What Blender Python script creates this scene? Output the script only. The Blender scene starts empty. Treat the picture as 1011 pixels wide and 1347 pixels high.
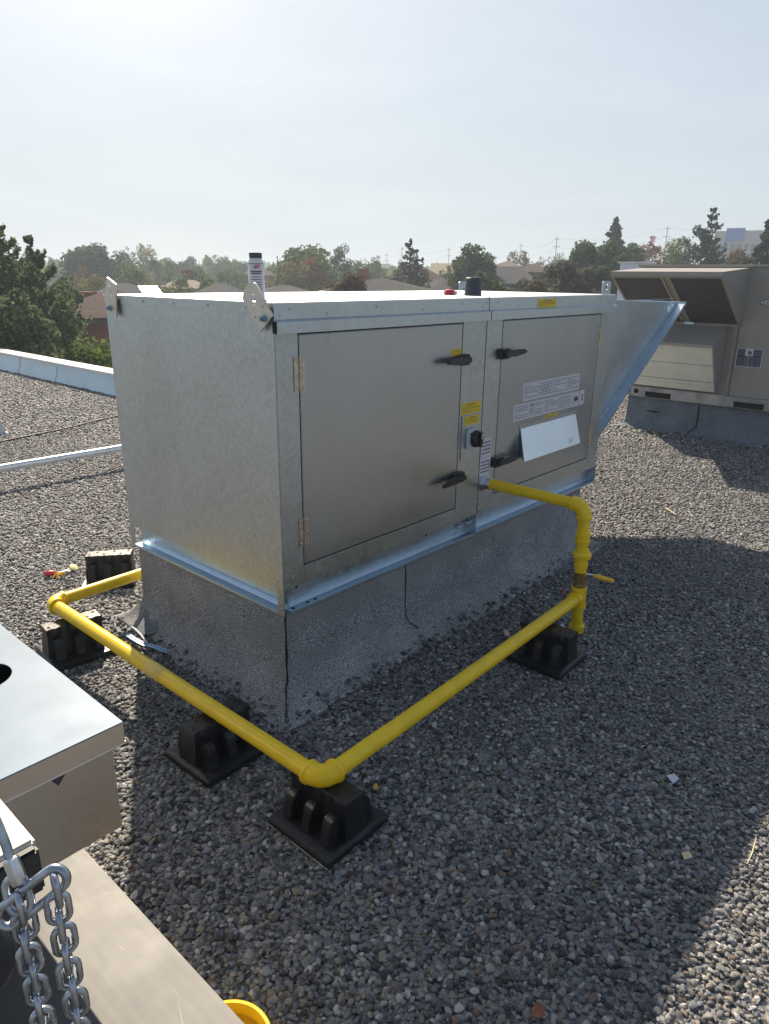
import bpy, bmesh, math, random
import numpy as np
from mathutils import Vector, Matrix, Euler
random.seed(7); rng = np.random.default_rng(7)
S = bpy.context.scene
COL = S.collection
R = math.radians

# ------------------------------------------------------------------ camera
F, PITCH, ROLL, YAW = 929.54, .32243, .011436, .7272
CAM = Vector((-1.55156, -1.87583, 1.62)); PW, PH = 1011, 1347
fwd = Vector((math.cos(YAW)*math.cos(PITCH), math.sin(YAW)*math.cos(PITCH), -math.sin(PITCH)))
r0 = Vector((math.sin(YAW), -math.cos(YAW), 0)); u0 = r0.cross(fwd)
rgt = r0*math.cos(ROLL)+u0*math.sin(ROLL); upv = -r0*math.sin(ROLL)+u0*math.cos(ROLL)
cd = bpy.data.cameras.new('camera'); cam = bpy.data.objects.new('camera', cd); COL.objects.link(cam)
cam.matrix_world = Matrix(((rgt.x, upv.x, -fwd.x, CAM.x), (rgt.y, upv.y, -fwd.y, CAM.y), (rgt.z, upv.z, -fwd.z, CAM.z), (0, 0, 0, 1)))
cd.sensor_fit = 'HORIZONTAL'; cd.sensor_width = 36; cd.lens = F/PW*36; cd.clip_start = .02; cd.clip_end = 3000
S.camera = cam
def ray(px, py): return (px-PW/2)*rgt-(py-PH/2)*upv+F*fwd
def onz(px, py, z):                       # where the sight line meets a level
    d = ray(px, py); return CAM+d*((z-CAM.z)/d.z)
def ony(px, py, y):
    d = ray(px, py); return CAM+d*((y-CAM.y)/d.y)
def onx(px, py, x):
    d = ray(px, py); return CAM+d*((x-CAM.x)/d.x)
def far(px, py, dist):                    # point at a horizontal distance
    d = ray(px, py); return CAM+d*(dist/math.hypot(d.x, d.y))
def depth(px, py, t): return CAM+ray(px, py)*(t/F)

# ------------------------------------------------------------------ materials
def newmat(name):
    m = bpy.data.materials.new(name); m.use_nodes = True
    nt = m.node_tree; b = nt.nodes['Principled BSDF']
    return m, nt, b
def N(nt, t, **k):
    n = nt.nodes.new(t)
    for a, v in k.items():
        if a in n.inputs: n.inputs[a].default_value = v
        else: setattr(n, a, v)
    return n
def L(nt, a, b): nt.links.new(a, b)
def ramp(nt, src, stops):
    n = nt.nodes.new('ShaderNodeValToRGB'); cr = n.color_ramp
    while len(cr.elements) < len(stops): cr.elements.new(.5)
    for e, (p, c) in zip(cr.elements, stops): e.position = p; e.color = (*c, 1) if len(c) == 3 else c
    L(nt, src, n.inputs[0]); return n
def obj_coord(nt): return N(nt, 'ShaderNodeTexCoord').outputs['Object']
def geo_pos(nt): return N(nt, 'ShaderNodeNewGeometry').outputs['Position']
def mat(name, col, rough=.6, metal=0, var=.12, scale=12, bump=0, bscale=80, spec=None, detail=4):
    m, nt, b = newmat(name)
    co = geo_pos(nt)
    n = N(nt, 'ShaderNodeTexNoise', Scale=scale, Detail=float(detail)); L(nt, co, n.inputs['Vector'])
    lo = [c*(1-var) for c in col]; hi = [min(1, c*(1+var)) for c in col]
    r = ramp(nt, n.outputs['Fac'], [(.3, lo), (.7, hi)]); L(nt, r.outputs[0], b.inputs['Base Color'])
    b.inputs['Roughness'].default_value = rough; b.inputs['Metallic'].default_value = metal
    rr = N(nt, 'ShaderNodeMapRange'); rr.inputs[3].default_value = max(0, rough-.07); rr.inputs[4].default_value = min(1, rough+.07)
    n2 = N(nt, 'ShaderNodeTexNoise', Scale=scale*2.3); L(nt, co, n2.inputs['Vector']); L(nt, n2.outputs['Fac'], rr.inputs[0]); L(nt, rr.outputs[0], b.inputs['Roughness'])
    if spec is not None: b.inputs['Specular IOR Level'].default_value = spec
    if bump:
        n3 = N(nt, 'ShaderNodeTexNoise', Scale=bscale, Detail=5.); L(nt, co, n3.inputs['Vector'])
        bp = N(nt, 'ShaderNodeBump', Strength=bump, Distance=.01); L(nt, n3.outputs['Fac'], bp.inputs['Height']); L(nt, bp.outputs[0], b.inputs['Normal'])
    return m
def galv(name, base=(.49, .53, .55), rough=.36, spangle=.13, wave=.09, vs=70, fine=.10):
    m, nt, b = newmat(name); co = geo_pos(nt)
    v = N(nt, 'ShaderNodeTexVoronoi', Scale=float(vs)); L(nt, co, v.inputs['Vector'])
    n = N(nt, 'ShaderNodeTexNoise', Scale=3.2, Detail=6.); L(nt, co, n.inputs['Vector'])
    hs = N(nt, 'ShaderNodeSeparateColor'); L(nt, v.outputs['Color'], hs.inputs[0])
    a = N(nt, 'ShaderNodeMath', operation='MULTIPLY_ADD'); L(nt, hs.outputs[0], a.inputs[0]); a.inputs[1].default_value = .5; L(nt, n.outputs['Fac'], a.inputs[2])
    r = ramp(nt, a.outputs[0], [(.25, [c*(1-spangle) for c in base]), (1.0, [min(1, c*(1+spangle)) for c in base])])
    L(nt, r.outputs[0], b.inputs['Base Color'])
    b.inputs['Metallic'].default_value = 1
    mr = N(nt, 'ShaderNodeMapRange'); mr.inputs[1].default_value = .2; mr.inputs[2].default_value = 1.1; mr.inputs[3].default_value = rough-.06; mr.inputs[4].default_value = rough+.1
    L(nt, a.outputs[0], mr.inputs[0]); L(nt, mr.outputs[0], b.inputs['Roughness'])
    w = N(nt, 'ShaderNodeTexNoise', Scale=2.1, Detail=2.); L(nt, co, w.inputs['Vector'])
    bp = N(nt, 'ShaderNodeBump', Strength=wave, Distance=.08); L(nt, w.outputs['Fac'], bp.inputs['Height'])
    f = N(nt, 'ShaderNodeTexNoise', Scale=260., Detail=3.); L(nt, co, f.inputs['Vector'])
    bp2 = N(nt, 'ShaderNodeBump', Strength=fine, Distance=.002); L(nt, f.outputs['Fac'], bp2.inputs['Height']); L(nt, bp.outputs[0], bp2.inputs['Normal'])
    L(nt, bp2.outputs[0], b.inputs['Normal'])
    return m
M = {}
M['galv'] = galv('galvanised')
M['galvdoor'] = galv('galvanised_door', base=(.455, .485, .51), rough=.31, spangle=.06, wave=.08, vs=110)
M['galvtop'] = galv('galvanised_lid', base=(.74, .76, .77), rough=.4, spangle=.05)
M['galvrail'] = galv('galvanised_rail', base=(.50, .62, .72), rough=.34, spangle=.10)
M['galvhood'] = galv('galvanised_hood', base=(.54, .60, .64), rough=.34, spangle=.08)
M['galvold'] = galv('galvanised_dull', base=(.60, .57, .52), rough=.34, spangle=.05, vs=130, wave=.12)
M['boxlid'] = mat('weathered_lid', (.19, .25, .32), .5, .1, .10, 6, spec=.2)
M['lip'] = galv('lid_lip_metal', base=(.74, .69, .62), rough=.3, spangle=.04, vs=130)
M['bracket'] = mat('bracket_steel', (.60, .58, .53), .42, 1, .06, 30)
M['scratch'] = mat('scratch', (.26, .26, .26), .4, .3, .1, 30)
M['zinc'] = mat('zinc_plated', (.72, .74, .76), .3, 1, .1, 40)
M['hinge'] = mat('hinge_steel', (.60, .54, .45), .35, 1, .2, 60)
M['bolt'] = mat('bolt_blue_zinc', (.45, .58, .68), .3, 1, .15, 60)
M['black'] = mat('black_plastic', (.022, .024, .028), .42, 0, .3, 30)
M['blacklatch'] = mat('latch_plastic', (.03, .032, .036), .38, 0, .3, 30)
M['gasket'] = mat('gasket', (.01, .01, .01), .8, 0, .1, 30)
M['rubber'] = mat('support_rubber', (.013, .015, .018), .33, 0, .6, 25, .15, 160)
M['yellow'] = mat('yellow_pipe_paint', (.92, .63, .010), .34, 0, .07, 14, .12, 35)
M['yellowhandle'] = mat('yellow_vinyl', (.78, .47, .02), .35, 0, .1, 20)
M['brass'] = mat('brass', (.42, .30, .13), .38, 1, .3, 70)
M['label'] = mat('white_label', (.66, .66, .72), .45, 0, .04, 20)
M['ink'] = mat('ink', (.06, .06, .08), .6, 0, .1, 20)
M['greyink'] = mat('grey_ink', (.27, .27, .31), .6, 0, .1, 20)
M['ylabel'] = mat('yellow_label', (.80, .58, .03), .45, 0, .06, 20)
M['yink'] = mat('ink_on_yellow', (.28, .2, .03), .6, 0, .1, 20)
M['mirror'] = mat('bright_flap', (.74, .80, .83), .30, 1, .03, 6)
M['switchgrey'] = mat('switch_grey', (.55, .6, .66), .4, 0, .04, 20)
M['white'] = mat('white_plastic', (.78, .79, .80), .4, 0, .05, 20)
M['red'] = mat('red_plastic', (.55, .05, .06), .35, 0, .1, 30)
M['darkgrey'] = mat('dark_grey_plastic', (.06, .068, .08), .5, 0, .12, 30)
M['beige'] = mat('unit_beige_paint', (.35, .325, .29), .45, 0, .05, 5, .03, 30)
M['beigedark'] = mat('unit_beige_hood', (.27, .25, .225), .45, 0, .06, 5)
M['screenframe'] = mat('screen_frame', (.40, .37, .33), .45, 0, .05, 5)
M['bluetag'] = mat('blue_strap', (.30, .52, .78), .45, 0, .06, 20)
M['paper'] = mat('scrap_paper', (.55, .64, .74), .6, 0, .1, 30)
M['pole'] = mat('pole_paint', (.62, .68, .76), .35, .3, .12, 10)
M['coping'] = mat('coping_paint', (.80, .78, .74), .4, .0, .04, 3)
M['flash'] = mat('parapet_flashing', (.50, .62, .70), .35, .35, .08, 2.5)
M['cream'] = mat('cream_slats', (.86, .84, .72), .55, 0, .06, 8)
M['beam'] = mat('worn_cream_paint', (.66, .62, .55), .45, 0, .12, 30, .1, 60)
M['chain'] = mat('chain_steel', (.42, .46, .52), .30, 1, .3, 60)
M['bark'] = mat('bark', (.10, .075, .05), .9, 0, .3, 4)
M['leafred'] = mat('dry_leaf', (.22, .08, .04), .7, 0, .3, 60)
M['tan'] = mat('tan_scrap', (.66, .55, .36), .7, 0, .15, 60)
M['grass'] = mat('lawn', (.05, .075, .025), .95, 0, .5, .3)
M['polewood'] = mat('utility_wood', (.26, .24, .22), .9, 0, .2, 2)
M['wire'] = mat('wire', (.3, .3, .32), .6, 0, .1, 2)
M['glass'] = mat('window_glass', (.10, .12, .14), .12, 0, .1, 2)
M['trim'] = mat('white_trim', (.75, .75, .73), .6, 0, .05, 2)

def membrane(name, col):
    m, nt, b = newmat(name); co = geo_pos(nt)
    n = N(nt, 'ShaderNodeTexNoise', Scale=370., Detail=2.); L(nt, co, n.inputs['Vector'])
    n2 = N(nt, 'ShaderNodeTexNoise', Scale=5., Detail=5.); L(nt, co, n2.inputs['Vector'])
    r = ramp(nt, n.outputs['Fac'], [(.40, [c*.32 for c in col]), (.5, [c*.85 for c in col]), (.64, [c*3.0 for c in col])])
    mx = N(nt, 'ShaderNodeMix', data_type='RGBA', blend_type='MULTIPLY'); mx.inputs[0].default_value = .5
    r2 = ramp(nt, n2.outputs['Fac'], [(.3, (.6, .6, .62)), (.7, (1.2, 1.2, 1.2))])
    L(nt, r.outputs[0], mx.inputs[6]); L(nt, r2.outputs[0], mx.inputs[7]); L(nt, mx.outputs[2], b.inputs['Base Color'])
    b.inputs['Roughness'].default_value = .9
    bp = N(nt, 'ShaderNodeBump', Strength=.6, Distance=.003); L(nt, n.outputs['Fac'], bp.inputs['Height']); L(nt, bp.outputs[0], b.inputs['Normal'])
    return m
M['membrane'] = membrane('granule_membrane', (.25, .255, .258))
M['membraneseam'] = mat('bitumen_seam', (.008, .008, .009), .5, 0, .2, 30)
M['membraneblue'] = membrane('granule_membrane_blue', (.15, .175, .195))

PEB = [(0.0, (0.0427, 0.046, 0.0509)), (0.1, (0.095, 0.102, 0.1102)), (0.24, (0.152, 0.162, 0.1717)), (0.38, (0.2042, 0.212, 0.2173)), (0.52, (0.266, 0.262, 0.2491)), (0.62, (0.19, 0.205, 0.2247)), (0.74, (0.2565, 0.225, 0.1855)), (0.82, (0.342, 0.34, 0.3286)), (0.92, (0.19, 0.14, 0.1113)), (0.95, (0.475, 0.48, 0.477)), (0.9975, (0.342, 0.1, 0.0848))]
def gravel_sheet():
    m, nt, b = newmat('gravel_bed'); co = geo_pos(nt)
    v = N(nt, 'ShaderNodeTexVoronoi', Scale=55.); L(nt, co, v.inputs['Vector'])
    sc = N(nt, 'ShaderNodeSeparateColor'); L(nt, v.outputs['Color'], sc.inputs[0])
    r = ramp(nt, sc.outputs[0], PEB); r.color_ramp.interpolation = 'CONSTANT'
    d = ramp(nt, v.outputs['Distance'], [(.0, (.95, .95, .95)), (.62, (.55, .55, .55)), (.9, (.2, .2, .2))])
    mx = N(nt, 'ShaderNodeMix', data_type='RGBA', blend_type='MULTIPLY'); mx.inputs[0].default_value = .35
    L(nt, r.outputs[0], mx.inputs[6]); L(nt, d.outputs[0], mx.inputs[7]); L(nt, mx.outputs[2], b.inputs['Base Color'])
    b.inputs['Roughness'].default_value = .8
    bp = N(nt, 'ShaderNodeBump', Strength=1., Distance=.012); bp.invert = True; L(nt, v.outputs['Distance'], bp.inputs['Height']); L(nt, bp.outputs[0], b.inputs['Normal'])
    return m
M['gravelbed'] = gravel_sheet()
def pebble_mat():
    m, nt, b = newmat('pebble'); oi = N(nt, 'ShaderNodeObjectInfo')
    r = ramp(nt, oi.outputs['Random'], PEB); r.color_ramp.interpolation = 'CONSTANT'
    tc = N(nt, 'ShaderNodeTexCoord'); n = N(nt, 'ShaderNodeTexNoise', Scale=1.3, Detail=5.); L(nt, tc.outputs['Object'], n.inputs['Vector'])
    mx = N(nt, 'ShaderNodeMix', data_type='RGBA', blend_type='MULTIPLY'); mx.inputs[0].default_value = .6
    r2 = ramp(nt, n.outputs['Fac'], [(.3, (.65, .65, .65)), (.7, (1.15, 1.15, 1.15))])
    # broad wind-sorted drifts of darker and paler stone
    g = N(nt, 'ShaderNodeTexNoise', Scale=.9, Detail=3.); L(nt, geo_pos(nt), g.inputs['Vector'])
    r3 = ramp(nt, g.outputs['Fac'], [(.3, (.82, .81, .82)), (.7, (1.1, 1.1, 1.08))])
    mx2 = N(nt, 'ShaderNodeMix', data_type='RGBA', blend_type='MULTIPLY'); mx2.inputs[0].default_value = 1.
    L(nt, r.outputs[0], mx.inputs[6]); L(nt, r2.outputs[0], mx.inputs[7]); L(nt, mx.outputs[2], mx2.inputs[6]); L(nt, r3.outputs[0], mx2.inputs[7])
    L(nt, mx2.outputs[2], b.inputs['Base Color'])
    b.inputs['Roughness'].default_value = .62
    return m
M['pebble'] = pebble_mat()
def leafmat(name, c1, c2, trans=.42):
    c1 = [x*1.15 for x in c1]; c2 = [x*1.25 for x in c2]
    m, nt, b = newmat(name); g = N(nt, 'ShaderNodeNewGeometry')
    r = ramp(nt, g.outputs['Random Per Island'], [(0, c1), (1, c2)])
    L(nt, r.outputs[0], b.inputs['Base Color']); b.inputs['Roughness'].default_value = .8; b.inputs['Specular IOR Level'].default_value = .15
    t = N(nt, 'ShaderNodeBsdfTranslucent'); L(nt, r.outputs[0], t.inputs[0])
    ms = N(nt, 'ShaderNodeMixShader'); ms.inputs[0].default_value = trans
    out = nt.nodes['Material Output']; L(nt, b.outputs[0], ms.inputs[1]); L(nt, t.outputs[0], ms.inputs[2]); L(nt, ms.outputs[0], out.inputs[0])
    return m
LEAF = {'green': leafmat('leaf_green', (.04, .075, .022), (.12, .17, .05)),
        'dark': leafmat('leaf_dark', (.025, .05, .024), (.07, .11, .045)),
        'pine': leafmat('needle_pine', (.05, .085, .04), (.18, .21, .10)),
        'spruce': leafmat('needle_spruce', (.03, .052, .045), (.07, .10, .085), .2),
        'autumn': leafmat('leaf_autumn', (.08, .11, .025), (.24, .20, .05)),
        'red': leafmat('leaf_red', (.12, .04, .03), (.25, .09, .04)),
        'brown': leafmat('leaf_brown', (.07, .055, .035), (.15, .10, .06)),
        'purple': leafmat('leaf_dull', (.05, .052, .04), (.12, .11, .085)),
        'bright': leafmat('leaf_bright', (.06, .10, .02), (.13, .18, .04))}
def roofmat(name, c):
    m, nt, b = newmat(name); co = geo_pos(nt)
    br = N(nt, 'ShaderNodeTexNoise', Scale=6., Detail=4.); L(nt, co, br.inputs['Vector'])
    r = ramp(nt, br.outputs['Fac'], [(.3, [x*.75 for x in c]), (.7, [x*1.2 for x in c])]); L(nt, r.outputs[0], b.inputs['Base Color'])
    b.inputs['Roughness'].default_value = .95; b.inputs['Specular IOR Level'].default_value = .05
    w = N(nt, 'ShaderNodeTexWave', Scale=2.2); w.bands_direction = 'Z'; L(nt, co, w.inputs['Vector'])
    bp = N(nt, 'ShaderNodeBump', Strength=.15, Distance=.02); L(nt, w.outputs['Fac'], bp.inputs['Height']); L(nt, bp.outputs[0], b.inputs['Normal'])
    return m
ROOF = {'brown': roofmat('shingle_brown', (.10, .072, .058)), 'grey': roofmat('shingle_grey', (.075, .078, .085)), 'redbrown': roofmat('shingle_redbrown', (.085, .062, .056)),
        'tan': roofmat('shingle_tan', (.16, .13, .10)), 'cream': roofmat('metal_cream', (.30, .26, .20))}
def brickmat(name, c):
    m, nt, b = newmat(name); tc = N(nt, 'ShaderNodeTexCoord')
    sp = N(nt, 'ShaderNodeSeparateXYZ'); L(nt, tc.outputs['Object'], sp.inputs[0])
    ad = N(nt, 'ShaderNodeMath', operation='ADD'); L(nt, sp.outputs[0], ad.inputs[0]); L(nt, sp.outputs[1], ad.inputs[1])
    cb = N(nt, 'ShaderNodeCombineXYZ'); L(nt, ad.outputs[0], cb.inputs[0]); L(nt, sp.outputs[2], cb.inputs[1])
    br = N(nt, 'ShaderNodeTexBrick', Scale=4.); br.inputs['Color1'].default_value = (*c, 1); br.inputs['Color2'].default_value = (*[x*.75 for x in c], 1); br.inputs['Mortar'].default_value = (*[min(1, x*1.25+.02) for x in c], 1)
    L(nt, cb.outputs[0], br.inputs['Vector']); L(nt, br.outputs['Color'], b.inputs['Base Color']); b.inputs['Roughness'].default_value = .9
    return m
BRICK = {'red': brickmat('brick_red', (.26, .075, .055)), 'grey': brickmat('siding_grey', (.26, .25, .25)), 'tan': brickmat('brick_tan', (.33, .24, .17)), 'pale': brickmat('render_pale', (.5, .5, .5))}

# ------------------------------------------------------------------ mesh building
ORIG = {}
class MB:
    def __init__(s): s.v = []; s.f = []; s.m = []
    def add(s, vs, fs, mi=0):
        o = len(s.v); s.v += [Vector(v) for v in vs]; s.f += [[i+o for i in f] for f in fs]; s.m += [mi]*len(fs)
    def box(s, a, b, mi=0, rot=None, piv=None):
        x0, y0, z0 = a; x1, y1, z1 = b
        x0, x1 = min(x0, x1), max(x0, x1); y0, y1 = min(y0, y1), max(y0, y1); z0, z1 = min(z0, z1), max(z0, z1)
        vs = [Vector(p) for p in ((x0, y0, z0), (x1, y0, z0), (x1, y1, z0), (x0, y1, z0), (x0, y0, z1), (x1, y0, z1), (x1, y1, z1), (x0, y1, z1))]
        if rot is not None:
            piv = Vector(piv) if piv is not None else (Vector(a)+Vector(b))/2
            vs = [rot @ (v-piv)+piv for v in vs]
        s.add(vs, [(0, 3, 2, 1), (4, 5, 6, 7), (0, 1, 5, 4), (1, 2, 6, 5), (2, 3, 7, 6), (3, 0, 4, 7)], mi); return s
    def prism(s, pts, ax, a, b, mi=0):     # polygon (2 coords) extruded along axis ax
        def mk(p, t):
            if ax == 0: return (t, p[0], p[1])
            if ax == 1: return (p[0], t, p[1])
            return (p[0], p[1], t)
        n = len(pts); vs = [mk(p, a) for p in pts]+[mk(p, b) for p in pts]
        fs = [tuple(range(n)), tuple(range(2*n-1, n-1, -1))]+[(i, n+i, n+(i+1) % n, (i+1) % n) for i in range(n)]
        s.add(vs, fs, mi); return s
    def ring(s, c, ax, r, n=16):
        ax = Vector(ax).normalized(); t = Vector((0, 0, 1)) if abs(ax.z) < .9 else Vector((1, 0, 0))
        a = ax.cross(t).normalized(); b = ax.cross(a); return [Vector(c)+(a*math.cos(2*math.pi*i/n)+b*math.sin(2*math.pi*i/n))*r for i in range(n)]
    def lathe(s, base, ax, prof, n=20, mi=0):   # prof: list of (distance along axis, radius)
        ax = Vector(ax).normalized(); rows = [s.ring(Vector(base)+ax*h, ax, max(r, 1e-5), n) for h, r in prof]
        vs = [v for row in rows for v in row]; fs = []
        for k in range(len(rows)-1):
            for i in range(n): fs.append((k*n+i, k*n+(i+1) % n, (k+1)*n+(i+1) % n, (k+1)*n+i))
        fs.append(tuple(range(n-1, -1, -1))); fs.append(tuple((len(rows)-1)*n+i for i in range(n)))
        s.add(vs, fs, mi); return s
    def cyl(s, a, b, r, n=16, mi=0, r2=None):
        a = Vector(a); b = Vector(b); return s.lathe(a, b-a, [(0, r), ((b-a).length, r if r2 is None else r2)], n, mi)
    def tube(s, path, r, n=12, closed=False, mi=0):
        P = [Vector(p) for p in path]; k = len(P); rr = r if isinstance(r, (list, tuple)) else [r]*k
        nrm = None; rows = []
        for i in range(k):
            if closed: t = (P[(i+1) % k]-P[i-1]).normalized()
            else: t = (P[min(i+1, k-1)]-P[max(i-1, 0)]).normalized()
            if nrm is None:
                h = Vector((0, 0, 1)) if abs(t.z) < .9 else Vector((1, 0, 0)); nrm = (h-t*h.dot(t)).normalized()
            else: nrm = (nrm-t*nrm.dot(t)).normalized()
            b = t.cross(nrm); rows.append([P[i]+(nrm*math.cos(2*math.pi*j/n)+b*math.sin(2*math.pi*j/n))*rr[i] for j in range(n)])
        vs = [v for row in rows for v in row]; fs = []
        for a in range(k if closed else k-1):
            c = (a+1) % k
            for j in range(n): fs.append((a*n+j, a*n+(j+1) % n, c*n+(j+1) % n, c*n+j))
        if not closed: fs.append(tuple(range(n-1, -1, -1))); fs.append(tuple((k-1)*n+j for j in range(n)))
        s.add(vs, fs, mi); return s
    def dome(s, c, ax, r, mi=0, n=8, flat=.7):
        return s.lathe(c, ax, [(0, r), (r*flat*.5, r*.85), (r*flat*.9, r*.45), (r*flat, r*.08)], n, mi)
    def build(s, name, mats, parent=None, bevel=0, seg=2, smooth=None, origin=(0, 0, 0), fix=True):
        off = ORIG.get(parent.name, Vector((0, 0, 0))) if parent else Vector(origin)
        me = bpy.data.meshes.new(name); me.from_pydata([tuple(v-off) for v in s.v], [], s.f)
        if not isinstance(mats, (list, tuple)): mats = [mats]
        for m in mats: me.materials.append(m)
        me.polygons.foreach_set('material_index', s.m)
        if fix or bevel:
            bm = bmesh.new(); bm.from_mesh(me)
            if fix: bmesh.ops.recalc_face_normals(bm, faces=bm.faces)
            if bevel:
                es = [e for e in bm.edges if len(e.link_faces) == 2 and e.calc_face_angle(0) > .6]
                bmesh.ops.bevel(bm, geom=es, offset=bevel, segments=seg, affect='EDGES', clamp_overlap=True)
            bm.to_mesh(me); bm.free()
        if smooth is None or smooth: me.shade_smooth(); me.set_sharp_from_angle(angle=R(35 if smooth is None else smooth))
        o = bpy.data.objects.new(name, me); COL.objects.link(o)
        if parent: o.parent = parent; o.location = (0, 0, 0)
        else: o.location = off
        ORIG[o.name] = off.copy()
        return o
def tag(o, label=None, cat=None, group=None, kind=None):
    if label: o['label'] = label
    if cat: o['category'] = cat
    if group: o['group'] = group
    if kind: o['kind'] = kind
    return o
def thing(name, label, cat, loc=(0, 0, 0), group=None):
    o = bpy.data.objects.new(name, None); COL.objects.link(o); o.location = loc; o.empty_display_size = .1
    ORIG[o.name] = Vector(loc); return tag(o, label, cat, group)
def bx(a, b): return MB().box(a, b)
def text(name, s, loc, xdir, ydir, size, m, parent, shear=0, align='CENTER', thick=.0008):
    cu = bpy.data.curves.new(name, 'FONT'); cu.body = s; cu.size = size; cu.align_x = align; cu.align_y = 'CENTER'; cu.shear = shear; cu.extrude = thick
    t = bpy.data.objects.new(name, cu); COL.objects.link(t)
    bpy.context.view_layer.update()
    me = bpy.data.meshes.new_from_object(t.evaluated_get(bpy.context.evaluated_depsgraph_get()))
    bpy.data.objects.remove(t)
    x = Vector(xdir).normalized(); y = Vector(ydir).normalized(); z = x.cross(y)
    mt = Matrix(((x.x, y.x, z.x, loc[0]), (x.y, y.y, z.y, loc[1]), (x.z, y.z, z.z, loc[2]), (0, 0, 0, 1)))
    me.transform(mt); off = ORIG[parent.name]; me.transform(Matrix.Translation(-off)); me.materials.clear(); me.materials.append(m)
    o = bpy.data.objects.new(name, me); COL.objects.link(o); o.parent = parent; ORIG[o.name] = off.copy(); return o

# ------------------------------------------------------------------ world, sun
DX, DY = -.62, -1.026
az = math.atan2(-DY, -DX); el = math.atan(1/math.hypot(DX, DY))
sd = Vector((-DX, -DY, 1)).normalized()
sl = bpy.data.lights.new('sun', 'SUN'); sl.energy = 4.4; sl.angle = R(.6); sl.color = (1, .85, .67)
so = bpy.data.objects.new('sun', sl); COL.objects.link(so); so.rotation_euler = sd.to_track_quat('Z', 'Y').to_euler(); so.location = (0, 0, 30)
w = bpy.data.worlds.new('World'); S.world = w; w.use_nodes = True; nt = w.node_tree
bg = nt.nodes['Background']; sky = N(nt, 'ShaderNodeTexSky'); sky.sky_type = 'NISHITA'; sky.sun_disc = False
sky.sun_elevation = el; sky.sun_rotation = math.pi/2-az; sky.air_density = 1.0; sky.dust_density = 2.2; sky.ozone_density = 2.0; sky.altitude = 100
tcw = N(nt, 'ShaderNodeTexCoord'); dt = N(nt, 'ShaderNodeVectorMath', operation='DOT_PRODUCT'); L(nt, tcw.outputs['Generated'], dt.inputs[0]); dt.inputs[1].default_value = tuple(sd)
hz_ = ramp(nt, N(nt, 'ShaderNodeMath').outputs[0], [(0, (.27, .35, .48)), (.5, (.45, .52, .62)), (.8, (.60, .69, .76)), (1, (.70, .765, .81))])
mm = N(nt, 'ShaderNodeMath', operation='MULTIPLY_ADD'); L(nt, dt.outputs['Value'], mm.inputs[0]); mm.inputs[1].default_value = .5; mm.inputs[2].default_value = .5; L(nt, mm.outputs[0], hz_.inputs[0])
sz = N(nt, 'ShaderNodeSeparateXYZ'); L(nt, tcw.outputs['Generated'], sz.inputs[0])
ef = ramp(nt, sz.outputs[2], [(0, (.90,)*3), (.12, (.80,)*3), (.35, (.50,)*3), (.7, (.25,)*3), (1, (.2,)*3)])
sc10 = N(nt, 'ShaderNodeVectorMath', operation='SCALE'); L(nt, hz_.outputs[0], sc10.inputs[0]); sc10.inputs['Scale'].default_value = 11.2
mxw = N(nt, 'ShaderNodeMix', data_type='RGBA'); L(nt, ef.outputs[0], mxw.inputs[0]); L(nt, sky.outputs[0], mxw.inputs[6]); L(nt, sc10.outputs[0], mxw.inputs[7])
cmap = N(nt, 'ShaderNodeMapping'); cmap.inputs['Scale'].default_value = (1.6, 1.6, 7); L(nt, tcw.outputs['Generated'], cmap.inputs[0])
cn = N(nt, 'ShaderNodeTexNoise', Scale=1.7, Detail=6., Roughness=.62, Distortion=.6); L(nt, cmap.outputs[0], cn.inputs['Vector']); cr_ = ramp(nt, cn.outputs['Fac'], [(.35, (.965, .968, .975)), (.65, (1.04, 1.035, 1.03))])
cm = N(nt, 'ShaderNodeMix', data_type='RGBA', blend_type='MULTIPLY'); cm.inputs[0].default_value = 1; L(nt, mxw.outputs[2], cm.inputs[6]); L(nt, cr_.outputs[0], cm.inputs[7])
L(nt, cm.outputs[2], bg.inputs[0]); bg.inputs[1].default_value = .055
S.view_settings.view_transform = 'Standard'; S.view_settings.look = 'None'; S.view_settings.exposure = .82; S.view_settings.gamma = 1
S.render.engine = 'CYCLES'; S.cycles.max_bounces = 6; S.cycles.volume_bounces = 0; S.cycles.transparent_max_bounces = 8
S.render.resolution_x = 768; S.render.resolution_y = 1024

# ------------------------------------------------------------------ setting: land, roof, gravel
GZ = -4.6
g = MB(); g.add([(-900, -900, GZ), (900, -900, GZ), (900, 900, GZ), (-900, 900, GZ)], [(0, 1, 2, 3)])
tag(g.build('ground', M['grass'], smooth=False), kind='structure')
RX, RY = 3.34, 5.0        # inner line of the parapet: x = RX beyond y = RY, then along y = RY
rf = MB(); poly = [(-14, -12), (16, -12), (16, RY), (RX, RY), (RX, 22), (-14, 22)]
rf.prism(poly, 2, GZ, 0)
o = rf.build('roof', [M['gravelbed']], smooth=False); tag(o, kind='structure')

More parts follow.
